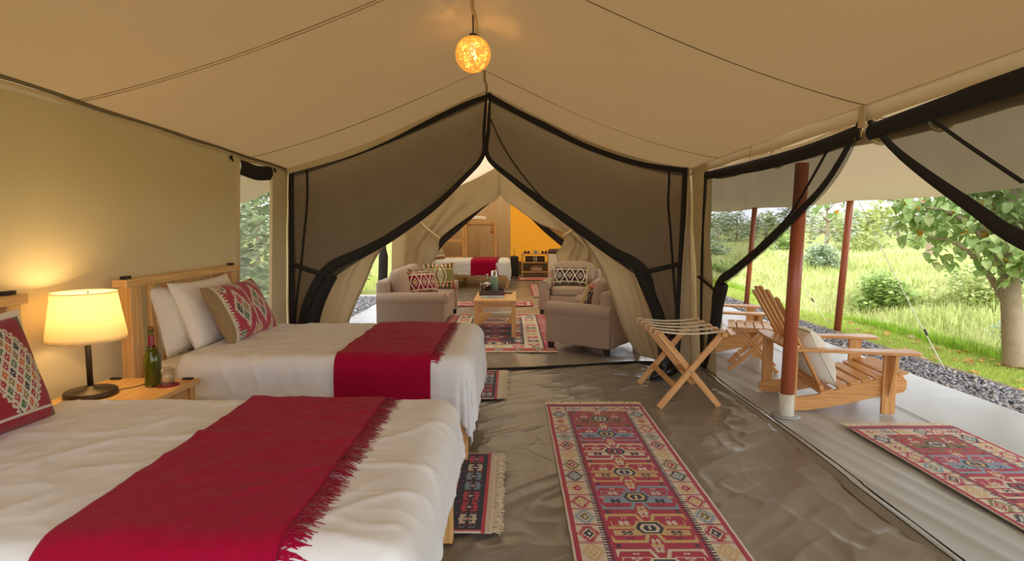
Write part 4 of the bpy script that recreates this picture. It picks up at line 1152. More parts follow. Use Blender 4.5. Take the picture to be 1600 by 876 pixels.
ct = thing('coffee_table', 'light wooden coffee table with slatted lower shelf', 'table', (-.215, 7.68, .012))
MB().box((0, 0, .462), (.54, 1.02, .028)).obj('top', PINE2, ct, .004)
for x in (-.235, .235):
    for y in (-.47, .47): MB().beam((x, y, 0), (x, y, .45), .052, .052, (1, 0, 0)).obj('leg', PINE2, ct, .004)
for y in (-.47, .47): MB().box((0, y, .415), (.42, .02, .06)).obj('apron', PINE2, ct, .002)
for x in (-.235, .235):
    MB().box((x, 0, .415), (.02, .90, .06)).obj('apron', PINE2, ct, .002); MB().box((x, 0, .15), (.03, .90, .04)).obj('shelf_rail', PINE2, ct, .002)
for k in range(12): MB().box((0, -.42 + k * .0765, .175), (.47, .045, .014)).obj('shelf_slat', PINE2, ct, .002)
TZ = .489
WALNUT = wood('walnut', lin(92, 52, 34), lin(58, 30, 20), .4)
tr = thing('serving_tray', 'dark wooden serving tray with cut handles on the coffee table', 'tray', (-.27, 7.84, TZ))
MB().box((0, 0, .006), (.33, .36, .012)).obj('base', WALNUT, tr, .002)
for y in (-.175, .175):
    O = [(-.165, 0), (.165, 0), (.165, .058), (.06, .066), (-.06, .066), (-.165, .058)]
    MB().prism(O, (0, y, .004), (1, 0, 0), (0, 0, 1), .012).obj('side', WALNUT, tr, .003)
    MB().prism([(.045 * math.cos(a), .011 * math.sin(a)) for a in np.linspace(0, 2 * PI, 15)[:-1]], (0, y - .0012, .046), (1, 0, 0), (0, 0, 1), .0125).obj('handle_slot', DARKLEG, tr)
for x in (-.165, .165): MB().box((x, 0, .030), (.012, .34, .05)).obj('side', WALNUT, tr, .003)
STEEL = mat('polished_steel', lin(196, 194, 190), .14, .05, 5, metal=1)
fp = thing('coffee_press', 'polished steel coffee press with raised plunger on the tray', 'coffee press', (-.335, 7.80, TZ + .013))
MB().lathe([(0, 0), (.048, 0), (.05, .004), (.05, .135), (.052, .14), (.048, .146), (.014, .158), (0, .160)], 28).obj('pot', STEEL, fp, smooth=True)
MB().tube([(0, 0, .15), (0, 0, .25)], .003, 8).obj('plunger_rod', STEEL, fp, smooth=True)
MB().lathe([(0, .247), (.014, .25), (.016, .258), (.01, .266), (0, .268)], 14).obj('plunger_knob', STEEL, fp, smooth=True)
MB().tube(polyline([(-.048, 0, .125), (-.085, 0, .128), (-.096, 0, .085), (-.085, 0, .035), (-.048, 0, .030)], 20), .006, 8).obj('handle', STEEL, fp, smooth=True)
MB().beam((.045, 0, .125), (.068, 0, .145), .028, .006, (0, 0, 1), .014).obj('spout', STEEL, fp, .002)
GREENM = mat('green_enamel', lin(112, 134, 116), .38, .06, 8, metal=.25)
th = thing('vacuum_flask', 'tall green vacuum flask with steel cup lid on the tray', 'flask', (-.245, 7.86, TZ + .013))
MB().lathe([(0, 0), (.050, 0), (.053, .006), (.053, .20), (.046, .218), (.040, .224), (0, .224)], 30).obj('body', GREENM, th, smooth=True)
MB().lathe([(.040, .222), (.041, .235), (.039, .24), (.039, .30), (.034, .31), (0, .312)], 28).obj('cup_lid', STEEL, th, smooth=True)
MB().tube(polyline([(-.05, 0, .19), (-.078, 0, .185), (-.08, 0, .10), (-.052, 0, .07)], 18), .007, 8).obj('handle', GREENM, th, smooth=True)
PRINT = {}
def booklet(label, w_, h_, col, col2, loc, rz, name='magazine', th_=.010):
    t = thing(name, label, 'magazine', loc, rz)
    MB().box((0, 0, th_ / 2), (w_, h_, th_)).obj('pages', mat('paper_' + label[:6], lin(226, 224, 216), .7, .04), t, .001)
    p = MB(); n = 10
    for i in range(n):
        for j in range(8):
            c = col if (j < 5 and (i + j * 2) % 7 > 1) else col2
            c = tuple(v * (.8 + .4 * rng.random()) for v in c)
            x0, y0_ = -w_ / 2 + w_ * i / n, -h_ / 2 + h_ * j / 8
            p.add([(x0, y0_, th_ + .0008), (x0 + w_ / n, y0_, th_ + .0008), (x0 + w_ / n, y0_ + h_ / 8, th_ + .0008), (x0, y0_ + h_ / 8, th_ + .0008)], [(0, 1, 2, 3)], None, c)
    p.obj('cover_print', COVER, t)
COVER = attr_mat('cover_print', .35, 0, 0, 0, .5)
booklet('blue grey picture magazine lying in front of the tray', .30, .22, lin(86, 98, 120), lin(206, 208, 210), (-.25, 7.46, TZ), .05)
booklet('green covered magazine on the shelf under the coffee table, far pile', .26, .34, lin(120, 130, 96), lin(214, 214, 206), (-.14, 7.95, .195), .1)
booklet('lilac covered magazine on the shelf at the near end of the coffee table', .27, .34, lin(150, 130, 150), lin(214, 206, 210), (-.20, 7.42, .195), -.15)
sd = MB().lathe([(0, .004), (.045, 0), (.06, .012), (.058, .014), (.04, .008), (0, .008)], 24).obj('saucer', WALNUT, None, smooth=True); sd.location = (-.045, 7.95, TZ); tag(sd, 'small dark dish beside the tray on the coffee table', 'dish')

# ------------------------------------------------------------------ far bedroom
src = {n: C.objects[n] for n in ('bed', 'mattress', 'duvet', 'throw_blanket')}
FB = (-2.07, 13.86, 0)
dup(src['bed'], FB, 0, 'pine bed far away in front of the room divider curtain')
dup(src['mattress'], (FB[0], FB[1], 0), 0, 'white mattress of the far bedroom bed')
dup(C.objects['duvet.001'], FB, 0, 'white duvet on the far bed behind the coffee table')
dup(src['throw_blanket'], FB, 0, 'crimson throw across the far bed behind the coffee table')
cushion('round looking olive and black cushion at the head of the far bed', .50, .44, .17, pat_hex(OLV, DRK, ORG), None, (-1.72, 13.62, .63), FACE - .5, .4, 0, 40, 30, seed=31)

wr = thing('wardrobe_frame', 'open honey wooden wardrobe frame behind the far bed', 'wardrobe', (-1.2, 14.85, .0))
for x, h in ((.78, 1.56), (-.03, 1.56), (.03, 1.56), (-.80, 1.10)):
    for y in (-.22, .22): MB().beam((x, y, 0), (x, y, h), .055, .05, (1, 0, 0)).obj('post', PINE2, wr, .004)
for y in (-.22, .22):
    MB().beam((-.03, y, 1.54), (.80, y, 1.54), .04, .05).obj('top_rail', PINE2, wr, .004)
    for z in (1.06, .62, .16): MB().beam((-.80, y, z), (-.03, y, z), .03, .045).obj('shelf_rail', PINE2, wr, .003)
for x in (.78, .0): MB().beam((x, -.22, 1.54), (x, .22, 1.54), .04, .05).obj('top_rail', PINE2, wr, .004)
MB().tube([(.0, 0, 1.46), (.78, 0, 1.46)], .014, 8).obj('hanging_rod', PINE2, wr, smooth=True)
for z in (1.06, .62, .16): MB().box((-.41, 0, z + .028), (.74, .44, .012)).obj('shelf', PINE2, wr)
MB().box((.38, 0, 1.572), (.80, .46, .014)).obj('top_shelf', PINE2, wr)
bl = MB()
bk_ = puff('folded_blanket', .56, .40, .10, LINEN, None, (-.95, 14.85, 1.632), (0, 0, 0), 6, .1, 10, 3); tag(bk_, 'folded white blanket lying on top of the wardrobe frame', 'blanket')
tb = thing('clothes_brush', 'orange tasselled brush hanging at the corner of the wardrobe frame', 'brush', (-.50, 14.59, 1.24))
MB().tube([(0, 0, .30), (0, 0, .20)], .004, 5).obj('loop', DARKLEG, tb)
MB().lathe([(.012, .20), (.022, .17), (.024, .12), (.05, .0), (0, .0)], 12).obj('bristles', mat('brush_straw', lin(190, 116, 56), .9, .2, 40), tb, smooth=True)

su = thing('shelf_unit', 'low wooden shelf unit with crossed braces before the orange wall', 'shelf', (.67, 16.55, .0))
for x in (-.375, .375):
    for y in (-.16, .16): MB().beam((x, y, 0), (x, y, .66), .045, .035, (1, 0, 0)).obj('post', PINE, su, .003)
for z in (.645, .40, .12): MB().box((0, 0, z), (.80, .36, .022)).obj('shelf', PINE, su, .002)
for a, b in (((-.37, .16, .13), (.37, .16, .63)), ((.37, .16, .13), (-.37, .16, .63))): MB().tube([a, b], .006, 5).obj('cross_brace', DARKLEG, su)
LEATH = mat('brown_leather', lin(84, 52, 40), .5, .2, 20)
def boot_pair(lab, x):
    t = thing('slipper_pair', lab, 'slippers', (x, 16.48, .657))
    for dx in (-.048, .048):
        O = [(dx + .040 * math.cos(a) * (1 - .2 * math.sin(a)), .10 * math.sin(a)) for a in np.linspace(0, 2 * PI, 17)[:-1]]
        s = MB().prism(O, (0, 0, .008), (1, 0, 0), (0, 1, 0), .014).obj('sole', DARKLEG, t, .002)
        MB().lathe([(.043, 0), (.045, .02), (.036, .05), (.018, .066), (0, .07)], 14, (dx, -.045, .012), Matrix.Diagonal((.95, 1.35, 1))).obj('vamp', LEATH, t, smooth=True)
boot_pair('brown slippers at the curtain side end of the low shelf top', .42)
boot_pair('brown slippers at the laundry bin end of the low shelf top', .92)
for k, (x, c) in enumerate(((.62, (214, 208, 196)), (.68, (110, 130, 110)), (.745, (214, 208, 196)))):
    j = thing('toiletry_jar', ['white jar beside the brown slippers on the shelf top', 'green jar in the middle of the shelf top', 'second white jar past the green jar on the shelf top'][k], 'jar', (x, 16.45, .657))
    MB().lathe([(0, 0), (.026, 0), (.028, .01), (.028, .07), (.02, .08), (0, .08)], 14).obj('body', mat('jar_%d' % k, lin(*c), .4, .05), j, smooth=True)
    MB().lathe([(.02, .08), (.021, .082), (.021, .10), (0, .102)], 14).obj('lid', STEEL, j, smooth=True)
rb = MB(); 
sp_ = [(.085 * (1 - k / 60) * math.cos(k * .45) , .085 * (1 - k / 60) * math.sin(k * .45)) for k in range(56)]
ro = thing('rolled_blanket', 'dark brown rolled blanket with pale ties on the middle shelf', 'blanket', (.66, 16.5, .498))
MB().lathe([(0, -.28), (.05, -.28), (.078, -.275), (.084, -.25), (.084, .25), (.078, .275), (.05, .28), (0, .28)], 18, (0, 0, 0), Matrix.Rotation(PI / 2, 3, 'Y')).obj('roll', mat('brown_fleece', lin(76, 58, 52), .95, .15, 30, sheen=.2), ro, smooth=True)
for x in (-.03, .03): MB().lathe([(.087, -.012), (.089, 0), (.087, .012)], 18, (x, 0, 0), Matrix.Rotation(PI / 2, 3, 'Y')).obj('tie', LINEN, ro, smooth=True)
for k, c in enumerate(((196, 160, 120), (220, 206, 184), (170, 120, 96))):
    q = puff('folded_towel', .34, .28, .055, mat('towel_%d' % k, lin(*c), .95, .1, 40), None, (.70, 16.5, .161 + k * .054), (0, 0, .05 * k), 6, .08, 8, k)
    tag(q, ['tan folded towel at the bottom of the pile on the lowest shelf', 'cream folded towel in the middle of the pile on the lowest shelf', 'brown folded towel topping the pile on the lowest shelf'][k], 'towel', 'folded towels on the lowest shelf')
sc_ = thing('suitcase', 'dark upright suitcase at the edge of the room divider curtain', 'suitcase', (.03, 16.0, 0), .2)
MB().box((0, 0, .33), (.24, .40, .56)).obj('shell', BLACK, sc_, .03, True, 3)
for x in (-.08, .08):
    MB().lathe([(0, -.015), (.03, -.015), (.03, .015), (0, .015)], 12, (x, -.15, .03), Matrix.Rotation(PI / 2, 3, 'Y')).obj('wheel', BLACK, sc_, smooth=True)
MB().tube([(-.06, .12, .60), (-.06, .12, .85), (.06, .12, .85), (.06, .12, .60)], .009, 6).obj('pull_handle', STEEL, sc_, smooth=True)
lb = thing('laundry_bin', 'white cloth laundry bin with brown leather rim by the far shelf unit', 'laundry bin', (1.22, 15.6, 0))
MB().lathe([(0, 0), (.22, 0), (.23, .02), (.235, .70), (.23, .72)], 24).obj('cloth_body', LINEN, lb, smooth=True)
MB().lathe([(.225, .70), (.245, .70), (.25, .74), (.24, .80), (.20, .82), (0, .82)], 24).obj('leather_rim', LEATH, lb, smooth=True)

# ------------------------------------------------------------------ luggage rack and boots
OAK = wood('oiled_teak', lin(228, 176, 114), lin(200, 140, 82), .42)
TEAK = wood('porch_teak', lin(232, 180, 116), lin(204, 142, 82), .32)
lr = thing('luggage_rack', 'folding wooden luggage rack with cream straps by the porch door', 'luggage rack', (0, 0, .001))
L_ = lambda y, a, b: MB().beam((a[0], y, a[1]), (b[0], y, b[1]), .028, .046, (0, 1, 0)) if 0 else MB().beam((a[0], y, a[1]), (b[0], y, b[1]), .046, .026, (0, 1, 0))
for y in (4.385, 5.085): L_(y, (1.145, .0), (1.615, .575)).obj('leg', OAK, lr, .003)
for y in (4.415, 5.055): L_(y, (1.625, .0), (1.150, .575)).obj('leg', OAK, lr, .003)
for x, z in ((1.135, .580), (1.63, .580)): MB().beam((x, 4.34, z), (x, 5.13, z), .040, .030).obj('top_rail', OAK, lr, .004)
MB().beam((1.27, 4.385, .165), (1.27, 5.085, .165), .02, .042).obj('stretcher', OAK, lr, .003)
MB().beam((1.50, 4.415, .165), (1.50, 5.055, .165), .02, .042).obj('stretcher', OAK, lr, .003)
for y in (4.385, 5.085): MB().lathe([(0, -.02), (.007, -.02), (.008, .02), (0, .021)], 10, (1.385, y, .288), Matrix.Rotation(PI / 2, 3, 'X')).obj('pivot_bolt', STEEL, lr, smooth=True)
STRAP = mat('cream_strap', lin(236, 226, 206), .85, .08, 40, .2, 200)
for y in np.linspace(4.42, 5.05, 5):
    n = 24; xs = np.linspace(1.115, 1.65, n); s = MB()
    for i in range(n - 1):
        z = lambda x: .600 - .022 * math.sin((x - 1.115) / .535 * PI)
        a, b = xs[i], xs[i + 1]
        s.add([(a, y - .019, z(a) - .004), (a, y + .019, z(a) + .003), (b, y + .019, z(b) + .003), (b, y - .019, z(b) - .004)], [(0, 3, 2, 1)])
    thicken(s.obj('strap', STRAP, lr, smooth=True), .003)
    for x in (1.135, 1.63): MB().box((x, y, .580), (.046, .05, .037)).obj('strap_loop', STRAP, lr, .004)
RUBBER = mat('black_rubber', lin(30, 30, 31), .32, .15)
def boot(label, loc, rz):
    t = thing('rubber_boot', label, 'boot', loc, rz, 'black rubber boots by the porch door')
    # sections from the top of the shaft, round the heel, out to the toe (local -y is forward)
    secs = [((0, .03, .36), .062, .066, 0), ((0, .03, .355), .064, .068, 0), ((0, .028, .22), .058, .062, 0), ((0, .026, .13), .052, .060, .15), ((0, .01, .085), .050, .074, .6), ((0, -.03, .062), .050, .060, 1.1), ((0, -.09, .048), .050, .046, 1.4), ((0, -.15, .042), .047, .038, 1.57), ((0, -.195, .036), .032, .026, 1.57), ((0, -.215, .032), .006, .006, 1.57)]
    V = []; F = []; n = 16
    for (c, a, b, tilt) in secs:
        for k in range(n):
            q = 2 * PI * k / n; y = math.sin(q) * b; V.append((c[0] + math.cos(q) * a, c[1] + y * math.cos(tilt), max(.012, c[2] + y * math.sin(tilt))))
    for i in range(len(secs) - 1):
        for k in range(n): j = (k + 1) % n; F.append((i * n + k, i * n + j, (i + 1) * n + j, (i + 1) * n + k))
    b = MB(); b.add(V, F); o = b.obj('upper', RUBBER, t, smooth=True)
    O = [((.052 if y_ < -.05 else .046) * math.cos(q), y_) for q in (0,) for y_ in ()]
    out = [(.05 * math.cos(q), -.07 + .15 * math.sin(q)) for q in np.linspace(0, 2 * PI, 25)[:-1]]
    MB().prism(out, (0, 0, .008), (1, 0, 0), (0, 1, 0), .016).obj('sole', RUBBER, t, .003)
    MB().box((0, .05, .012), (.085, .08, .022)).obj('heel', RUBBER, t, .004)
    MB().tube([(.065 * math.cos(q), .03 + .069 * math.sin(q), .357) for q in np.linspace(0, 2 * PI, 25)], .005, 6, False).obj('rim', RUBBER, t, smooth=True)
boot('black rubber boot standing nearer the luggage rack legs', (1.42, 5.34, .0), -.75)
boot('black rubber boot set half behind its pair by the door', (1.54, 5.44, .0), -.75)

# ------------------------------------------------------------------ porch: poles, chairs, table
POLE = wood('red_stained_pole', lin(186, 100, 68), lin(152, 74, 48), .3)
PVC = mat('white_pvc', lin(206, 202, 186), .35, .12, 12)
p0 = thing('tent_pole', 'thick red wooden pole with white sleeve between the porch chairs and the door', 'pole', (2.054, 4.208, 0))
MB().tube([(0, 0, .02), (.015, 0, .9), (.036, 0, 1.86)], [.0485, .049, .047], 20).obj('shaft', POLE, p0, smooth=True)
MB().lathe([(0, 0), (.056, 0), (.057, .01), (.0545, .03), (.0545, .165), (.049, .166)], 24).obj('sleeve', PVC, p0, smooth=True)
MB().lathe([(.03, .0), (.058, .002), (.105, .0), (.1, -.004)], 24).obj('floor_patch', TARP2, p0, smooth=True)
for lab, x, y, xt in (('slim red awning pole at the gravel edge, nearer of the outer two', 4.549, 7.965, 4.64), ('slim red awning pole farthest along the porch edge', 4.398, 10.73, 4.49)):
    t = thing('tent_pole', lab, 'pole', (x, y, -.1), 0, 'slim awning poles on the gravel edge')
    MB().tube([(0, 0, 0), ((xt - x), 0, 1.865)], .046, 14).obj('shaft', POLE, t, smooth=True)
    MB().lathe([(0, 1.87), (.02, 1.865), (.012, 1.90), (.01, 1.95), (0, 1.952)], 10, (xt - x, 0, 0)).obj('spike', STEEL, t, smooth=True)
ROPE = mat('white_rope', lin(226, 222, 214), .85, .1, 60)
def guy(label, a, b, cat='guy rope'):
    t = thing('guy_rope', label, cat)
    a = Vector(a); b = Vector(b)
    MB().tube([a.lerp(b, k / 16) - Vector((0, 0, .04 * math.sin(k / 16 * PI))) for k in range(17)], .005, 5).obj('rope', ROPE, t, smooth=True)
    m_ = a.lerp(b, .80); d = (b - a).normalized()
    MB().beam(m_ - d * .04, m_ + d * .04, .018, .014).obj('slider', BLACK, t, .003)
    MB().beam(b + Vector((.03, 0, .06)), b - Vector((.02, 0, .14)), .014, .014).obj('peg', STEEL, t, .003)
guy('white guy rope slanting from the awning edge to a peg by the timber edging', at(1338, 306, 7.6), (4.42, 5.72, -.10))
guy('white guy rope beside the far red pole, pegged in the lawn', (4.5, 10.6, 1.6), (5.0, 9.0, -.12))
guy('white guy rope outside the canvas window, nearer of two', (-2.86, 5.8, 1.7), (-3.6, 5.6, -.1))
guy('white guy rope outside the canvas window, farther of two', (-2.86, 6.2, 1.75), (-3.7, 6.9, -.1))

def adirondack(label, loc, rz, group):
    t = thing('adirondack_chair', label, 'chair', loc, rz, group)
    run = [(-.47, .02), (-.44, 0), (-.28, 0), (-.05, .045), (.20, .115), (.41, .165), (.435, .19), (.435, .255), (.40, .295), (.36, .30), (.12, .232), (-.18, .13), (-.47, .085)]
    for y in (-.25, .25): MB().prism(run, (0, y, 0), (1, 0, 0), (0, 0, 1), .028).obj('runner', TEAK, t, .004)
    for y in (-.278, .278):
        MB().beam((.30, y, 0), (.30, y, .468), .028, .095, (1, 0, 0)).obj('front_leg', TEAK, t, .004)
        MB().beam((-.40, y, 0), (-.40, y, .470), .030, .085, (1, 0, 0)).obj('rear_leg', TEAK, t, .004)
        s = 1 if y > 0 else -1
        MB().prism([(0, .13), (0, .466), (.085, .466), (.075, .36), (.03, .20)], (.30, y + s * .014, 0), (0, s, 0), (0, 0, 1), .026).obj('arm_bracket', TEAK, t, .003)
        arm = [(-.40, s * -.035), (-.40, s * .03), (-.1, s * .05), (.15, s * .085), (.44, s * .10), (.475, s * .07), (.475, s * -.05), (.44, s * -.075), (.1, s * -.05), (-.2, s * -.04)]
        if s > 0: arm = arm[::-1]
        MB().prism(arm, (0, y + s * .02, .480), (1, 0, 0), (0, 1, 0), .022).obj('armrest', TEAK, t, .005)
    cb = [(-.455, -.35), (-.475, -.32), (-.49, 0), (-.475, .32), (-.455, .35), (-.40, .355), (-.365, .33), (-.365, -.33), (-.40, -.355)]
    MB().prism(cb[::-1], (0, 0, .505), (1, 0, 0), (0, 1, 0), .024).obj('back_crossbar', TEAK, t, .005)
    for k, x in enumerate(np.linspace(-.02, .405, 6)):
        z = np.interp(x, [-.18, .12, .36, .40], [.13, .232, .30, .295]) + .012
        MB().beam((x, -.268, z), (x, .268, z), .068, .021, (-.25, 0, 1)).obj('seat_slat', TEAK, t, .004)
    MB().beam((-.13, -.268, .155), (-.13, .268, .155), .10, .021, (-.35, 0, 1)).obj('seat_slat', TEAK, t, .004)
    MB().beam((-.16, -.25, .17), (-.16, .25, .17), .03, .06, (-.4, 0, 1)).obj('lower_crossbar', TEAK, t, .004)
    for k in range(5):
        q = k - 2; y0_, y1_ = q * .092, q * .145; h = [.93, .915, .87][abs(q)]
        a = Vector((-.135, y0_, .145)); b = Vector((-.135 - .435 * (h - .145) / .79, y1_, h))
        MB().beam(a, b, .050, .020, (1, 0, .55), .068).obj('back_slat', TEAK, t, .004)
    return t
adirondack('slatted wooden deck chair beside the thick red porch pole', (2.556, 4.535, .001), math.radians(-6.5), 'slatted wooden deck chairs on the porch')
adirondack('slatted wooden deck chair half hidden behind the door net and side table', (2.42, 6.46, .001), math.radians(-15), 'slatted wooden deck chairs on the porch')
CREAMC = mat('cream_porch_cushion', lin(226, 220, 208), .9, .05, 30, .25, 260, sheen=.1)
for lab, loc, rz in (('cream cushion leaning in the deck chair beside the thick red pole', (2.475, 4.50, .205), -.113), ('cream cushion leaning in the farther deck chair', (2.34, 6.46, .205), -.26)):
    o = cushion(lab, .46, .46, .22, None, CREAMC, loc, FACE + rz, .48, 0, 36, 36, seed=41, wr=.01, group='cream cushions on the deck chairs')
    c_, s_ = math.cos(.48), math.sin(.48)
    P_ = []
    for q in np.linspace(0, 4, 81)[:-1]:
        k, f = int(q), q % 1
        u, v = [(-1 + 2 * f, -1), (1, -1 + 2 * f), (1 - 2 * f, 1), (-1, 1 - 2 * f)][k]
        x = .225 * u * (1 - .05 * (1 - v * v)); z = .225 * v * (1 - .07 * (1 - u * u)) + .225
        P_.append((x, z * s_, z * c_ + .012))
    MB().tube(P_ + P_[:1], .005, 5, False).obj('piping', mat('grey_cushion_piping', lin(140, 128, 112), .9), o, smooth=True)

def x_table(label, loc, rz):
    t = thing('side_table', label, 'table', loc, rz)
    for k in range(6): MB().box((-.2 + k * .08, 0, .432), (.068, .48, .018)).obj('top_slat', TEAK, t, .003)
    for y in (-.20, .20):
        MB().beam((-.20, y, .41), (.20, y, .41), .022, .032).obj('top_rail', TEAK, t, .003)
    for y in (-.175, .175): MB().beam((-.22, y, 0), (.17, y, .40), .042, .022, (0, 1, 0)).obj('leg', TEAK, t, .003)
    for y in (-.148, .148): MB().beam((.22, y, 0), (-.17, y, .40), .042, .022, (0, 1, 0)).obj('leg', TEAK, t, .003)
    for x, z in ((-.165, .085), (-.125, .125), (.165, .085)): MB().box((x, 0, z), (.014, .36, .045)).obj('stretcher', TEAK, t, .003)
x_table('small folding slatted side table between the two deck chairs', (2.40, 5.66, .001), math.radians(-20))

# ------------------------------------------------------------------ outdoors
def terr(X, Y):
    X = np.asarray(X, float); Y = np.asarray(Y, float)
    z = -.11 + 0 * X + .03 * fbm(X * .8, Y * .8, 81)
    m = sstep(5.4, 5.9, X + .25 * np.sin(Y * .7))
    gul = np.exp(-((X - 6.9 - .4 * np.sin(Y * .45)) / .9) ** 2)
    z = z - .45 * gul * m + .42 * sstep(7.2, 12.5, X + .6 * np.sin(Y * .33)) + m * .30 * fbm(X * .55, Y * .55, 82) + .25 * sstep(12, 24, X) * fbm(X * .25, Y * .2, 83)
    dist = np.hypot(X, Y)
    z = z + 4.5 * sstep(110, 330, dist) * (.7 + .5 * fbm(X * .008, Y * .008, 84)) * (X > 0)
    z = z - .06 * ((X < 4.3) & (X > -3.2)) 
    return z
GROUND = mat('meadow_soil', lin(146, 152, 84), .95, .25, 2.5, .4, 30, spec=.1)
def axis(pts):
    return np.unique(np.concatenate([np.linspace(a, b, n) for a, b, n in pts]))
ax = axis([(-60, -8, 20), (-8, 3, 24), (3, 18, 110), (18, 60, 50), (60, 420, 40)])
ay = axis([(-25, 0, 14), (0, 32, 150), (32, 80, 40), (80, 460, 40)])
Xg, Yg = np.meshgrid(ax, ay)
struct(grid_obj('ground', np.stack([Xg, Yg, terr(Xg, Yg)], -1), GROUND))

GRASS = attr_mat('grass_blades', .7, 0, .45, 0, .2)
def blades(name, n, rfun, hfun, wfun, cols, bend, seed, area=(.22, 1.6)):
    r = np.random.RandomState(seed)
    X, Y = rfun(r, n); n = len(X); Z = terr(X, Y) - .01
    h = hfun(r, X, Y); w_ = wfun(r, X, Y); a = r.rand(n) * 2 * PI; la = r.rand(n) * 2 * PI; lean = bend * (r.rand(n) ** 1.3) * h
    dx, dy = np.cos(a) * w_ / 2, np.sin(a) * w_ / 2; lx, ly = np.cos(la) * lean, np.sin(la) * lean
    V = np.stack([np.stack([X - dx, Y - dy, Z], -1), np.stack([X + dx, Y + dy, Z], -1),
                  np.stack([X + dx * .8 + lx * .35, Y + dy * .8 + ly * .35, Z + h * .6], -1), np.stack([X - dx * .8 + lx * .35, Y - dy * .8 + ly * .35, Z + h * .6], -1),
                  np.stack([X + lx, Y + ly, Z + h * (1 - .3 * lean / np.maximum(h, 1e-4))], -1)], 1)
    b = np.arange(n)[:, None] * 5
    F = np.concatenate([b + np.array([0, 1, 2]), b + np.array([0, 2, 3]), b + np.array([3, 2, 4])], 0)
    A = np.array(cols); k = np.clip((fbm(X * .5, Y * .5, seed) * .9 + .5 + .25 * r.randn(n)), 0, .999) * (len(A) - 1); i = k.astype(int); f = (k - i)[:, None]
    c = A[i] * (1 - f) + A[np.minimum(i + 1, len(A) - 1)] * f; c = c * (1 + .15 * r.randn(n, 1)); c = np.clip(c, .01, .9)
    return stuff(np_obj(name, V.reshape(-1, 3), F, GRASS, None, np.concatenate([c, c, c], 0), smooth=False))
def polar(x0, x1, y0, y1, pw):
    def f(r, n):
        t = np.arctan2(*(lambda: (0, 1))()) if 0 else None
        out = [[], []]; got = 0
        while got < n:
            ang = r.uniform(.20, 1.05, n); d = 4 + (44 - 4) * r.rand(n) ** pw
            X, Y = np.sin(ang) * d, np.cos(ang) * d; m = (X > x0) & (X < x1) & (Y > y0) & (Y < y1)
            out[0].append(X[m]); out[1].append(Y[m]); got += m.sum()
        return np.concatenate(out[0])[:n], np.concatenate(out[1])[:n]
    return f
G1 = [lin(160, 180, 84), lin(186, 206, 104), lin(202, 218, 118), lin(216, 224, 140)]
G2 = [lin(172, 186, 112), lin(202, 214, 136), lin(216, 224, 156), lin(228, 228, 174), lin(218, 210, 168)]
lawn = blades('lawn_grass', 90000, polar(4.45, 5.75, 3.2, 18, 1.2), lambda r, X, Y: r.uniform(.02, .06, len(X)), lambda r, X, Y: r.uniform(.004, .009, len(X)), G1, .7, 5)
tag(lawn, 'short mown lawn grass between the gravel strip and the gully', 'grass'); lawn['kind'] = 'stuff'
tall = blades('meadow_grass', 150000, polar(5.6, 30, 3.5, 40, 1.5), lambda r, X, Y: r.uniform(.07, .22, len(X)) * (1 + .8 * (fbm(X * .9, Y * .9, 87) > .05)), lambda r, X, Y: r.uniform(.006, .014, len(X)) * (1 + np.hypot(X, Y) / 14), G2, .9, 6)
tag(tall, 'tall pale green meadow grass over the gully and bank', 'grass'); tall['kind'] = 'stuff'
edge_ = blades('verge_grass', 14000, polar(5.45, 6.1, 4.5, 16, 1.2), lambda r, X, Y: r.uniform(.06, .20, len(X)), lambda r, X, Y: r.uniform(.006, .011, len(X)), [lin(150, 190, 60), lin(180, 212, 84)], .8, 8)
tag(edge_, 'bright long grass along the lawn edge above the gully', 'grass'); edge_['kind'] = 'stuff'

# slate gravel strip with its timber edging
def stones(name, n, xf, y0, y1, seed, s0=.012, s1=.030):
    r = np.random.RandomState(seed); Y = y0 + (y1 - y0) * r.rand(n) ** 1.6; X = xf[0] + (xf[1] - xf[0]) * r.rand(n)
    base = np.array([(1, 0, 0), (0, 1, 0), (-1, 0, 0), (0, -1, 0), (0, 0, 1), (0, 0, -1)], float)
    F = np.array([(0, 1, 4), (1, 2, 4), (2, 3, 4), (3, 0, 4), (1, 0, 5), (2, 1, 5), (3, 2, 5), (0, 3, 5)])
    s = r.uniform(s0, s1, (n, 1, 1)) * np.stack([r.uniform(.7, 1.5, n), r.uniform(.6, 1.2, n), r.uniform(.35, .8, n)], -1)[:, None, :]
    V = base[None] * s * (1 + .3 * r.randn(n, 6, 1)); a = r.rand(n) * 2 * PI; c, q = np.cos(a)[:, None], np.sin(a)[:, None]
    tx = r.uniform(-.5, .5, n)[:, None]; V[..., 2] += V[..., 0] * tx
    V = np.stack([V[..., 0] * c - V[..., 1] * q, V[..., 0] * q + V[..., 1] * c, V[..., 2]], -1)
    V += np.stack([X, Y, -.055 + .02 * r.rand(n)], -1)[:, None]
    cl = np.array([lin(128, 130, 140), lin(150, 150, 156), lin(104, 106, 116), lin(166, 160, 156)])[r.randint(0, 4, n)] * (1 + .15 * r.randn(n, 1))
    return stuff(np_obj(name, V.reshape(-1, 3), (np.arange(n)[:, None, None] * 6 + F[None]).reshape(-1, 3), STONE, None, np.repeat(np.clip(cl, .02, .9), 8, 0), smooth=False))
STONE = attr_mat('slate_chips', .6, 0, 0, 0, .4)
gv = stones('gravel', 15000, (3.84, 4.50), 2.6, 14, 3); tag(gv, 'blue grey slate gravel strip along the porch edge', 'gravel'); gv['kind'] = 'stuff'
gv = stones('gravel', 7000, (-3.6, -2.36), 5.5, 12, 4); tag(gv, 'pale gravel outside the side opening behind the sofa', 'gravel'); gv['kind'] = 'stuff'
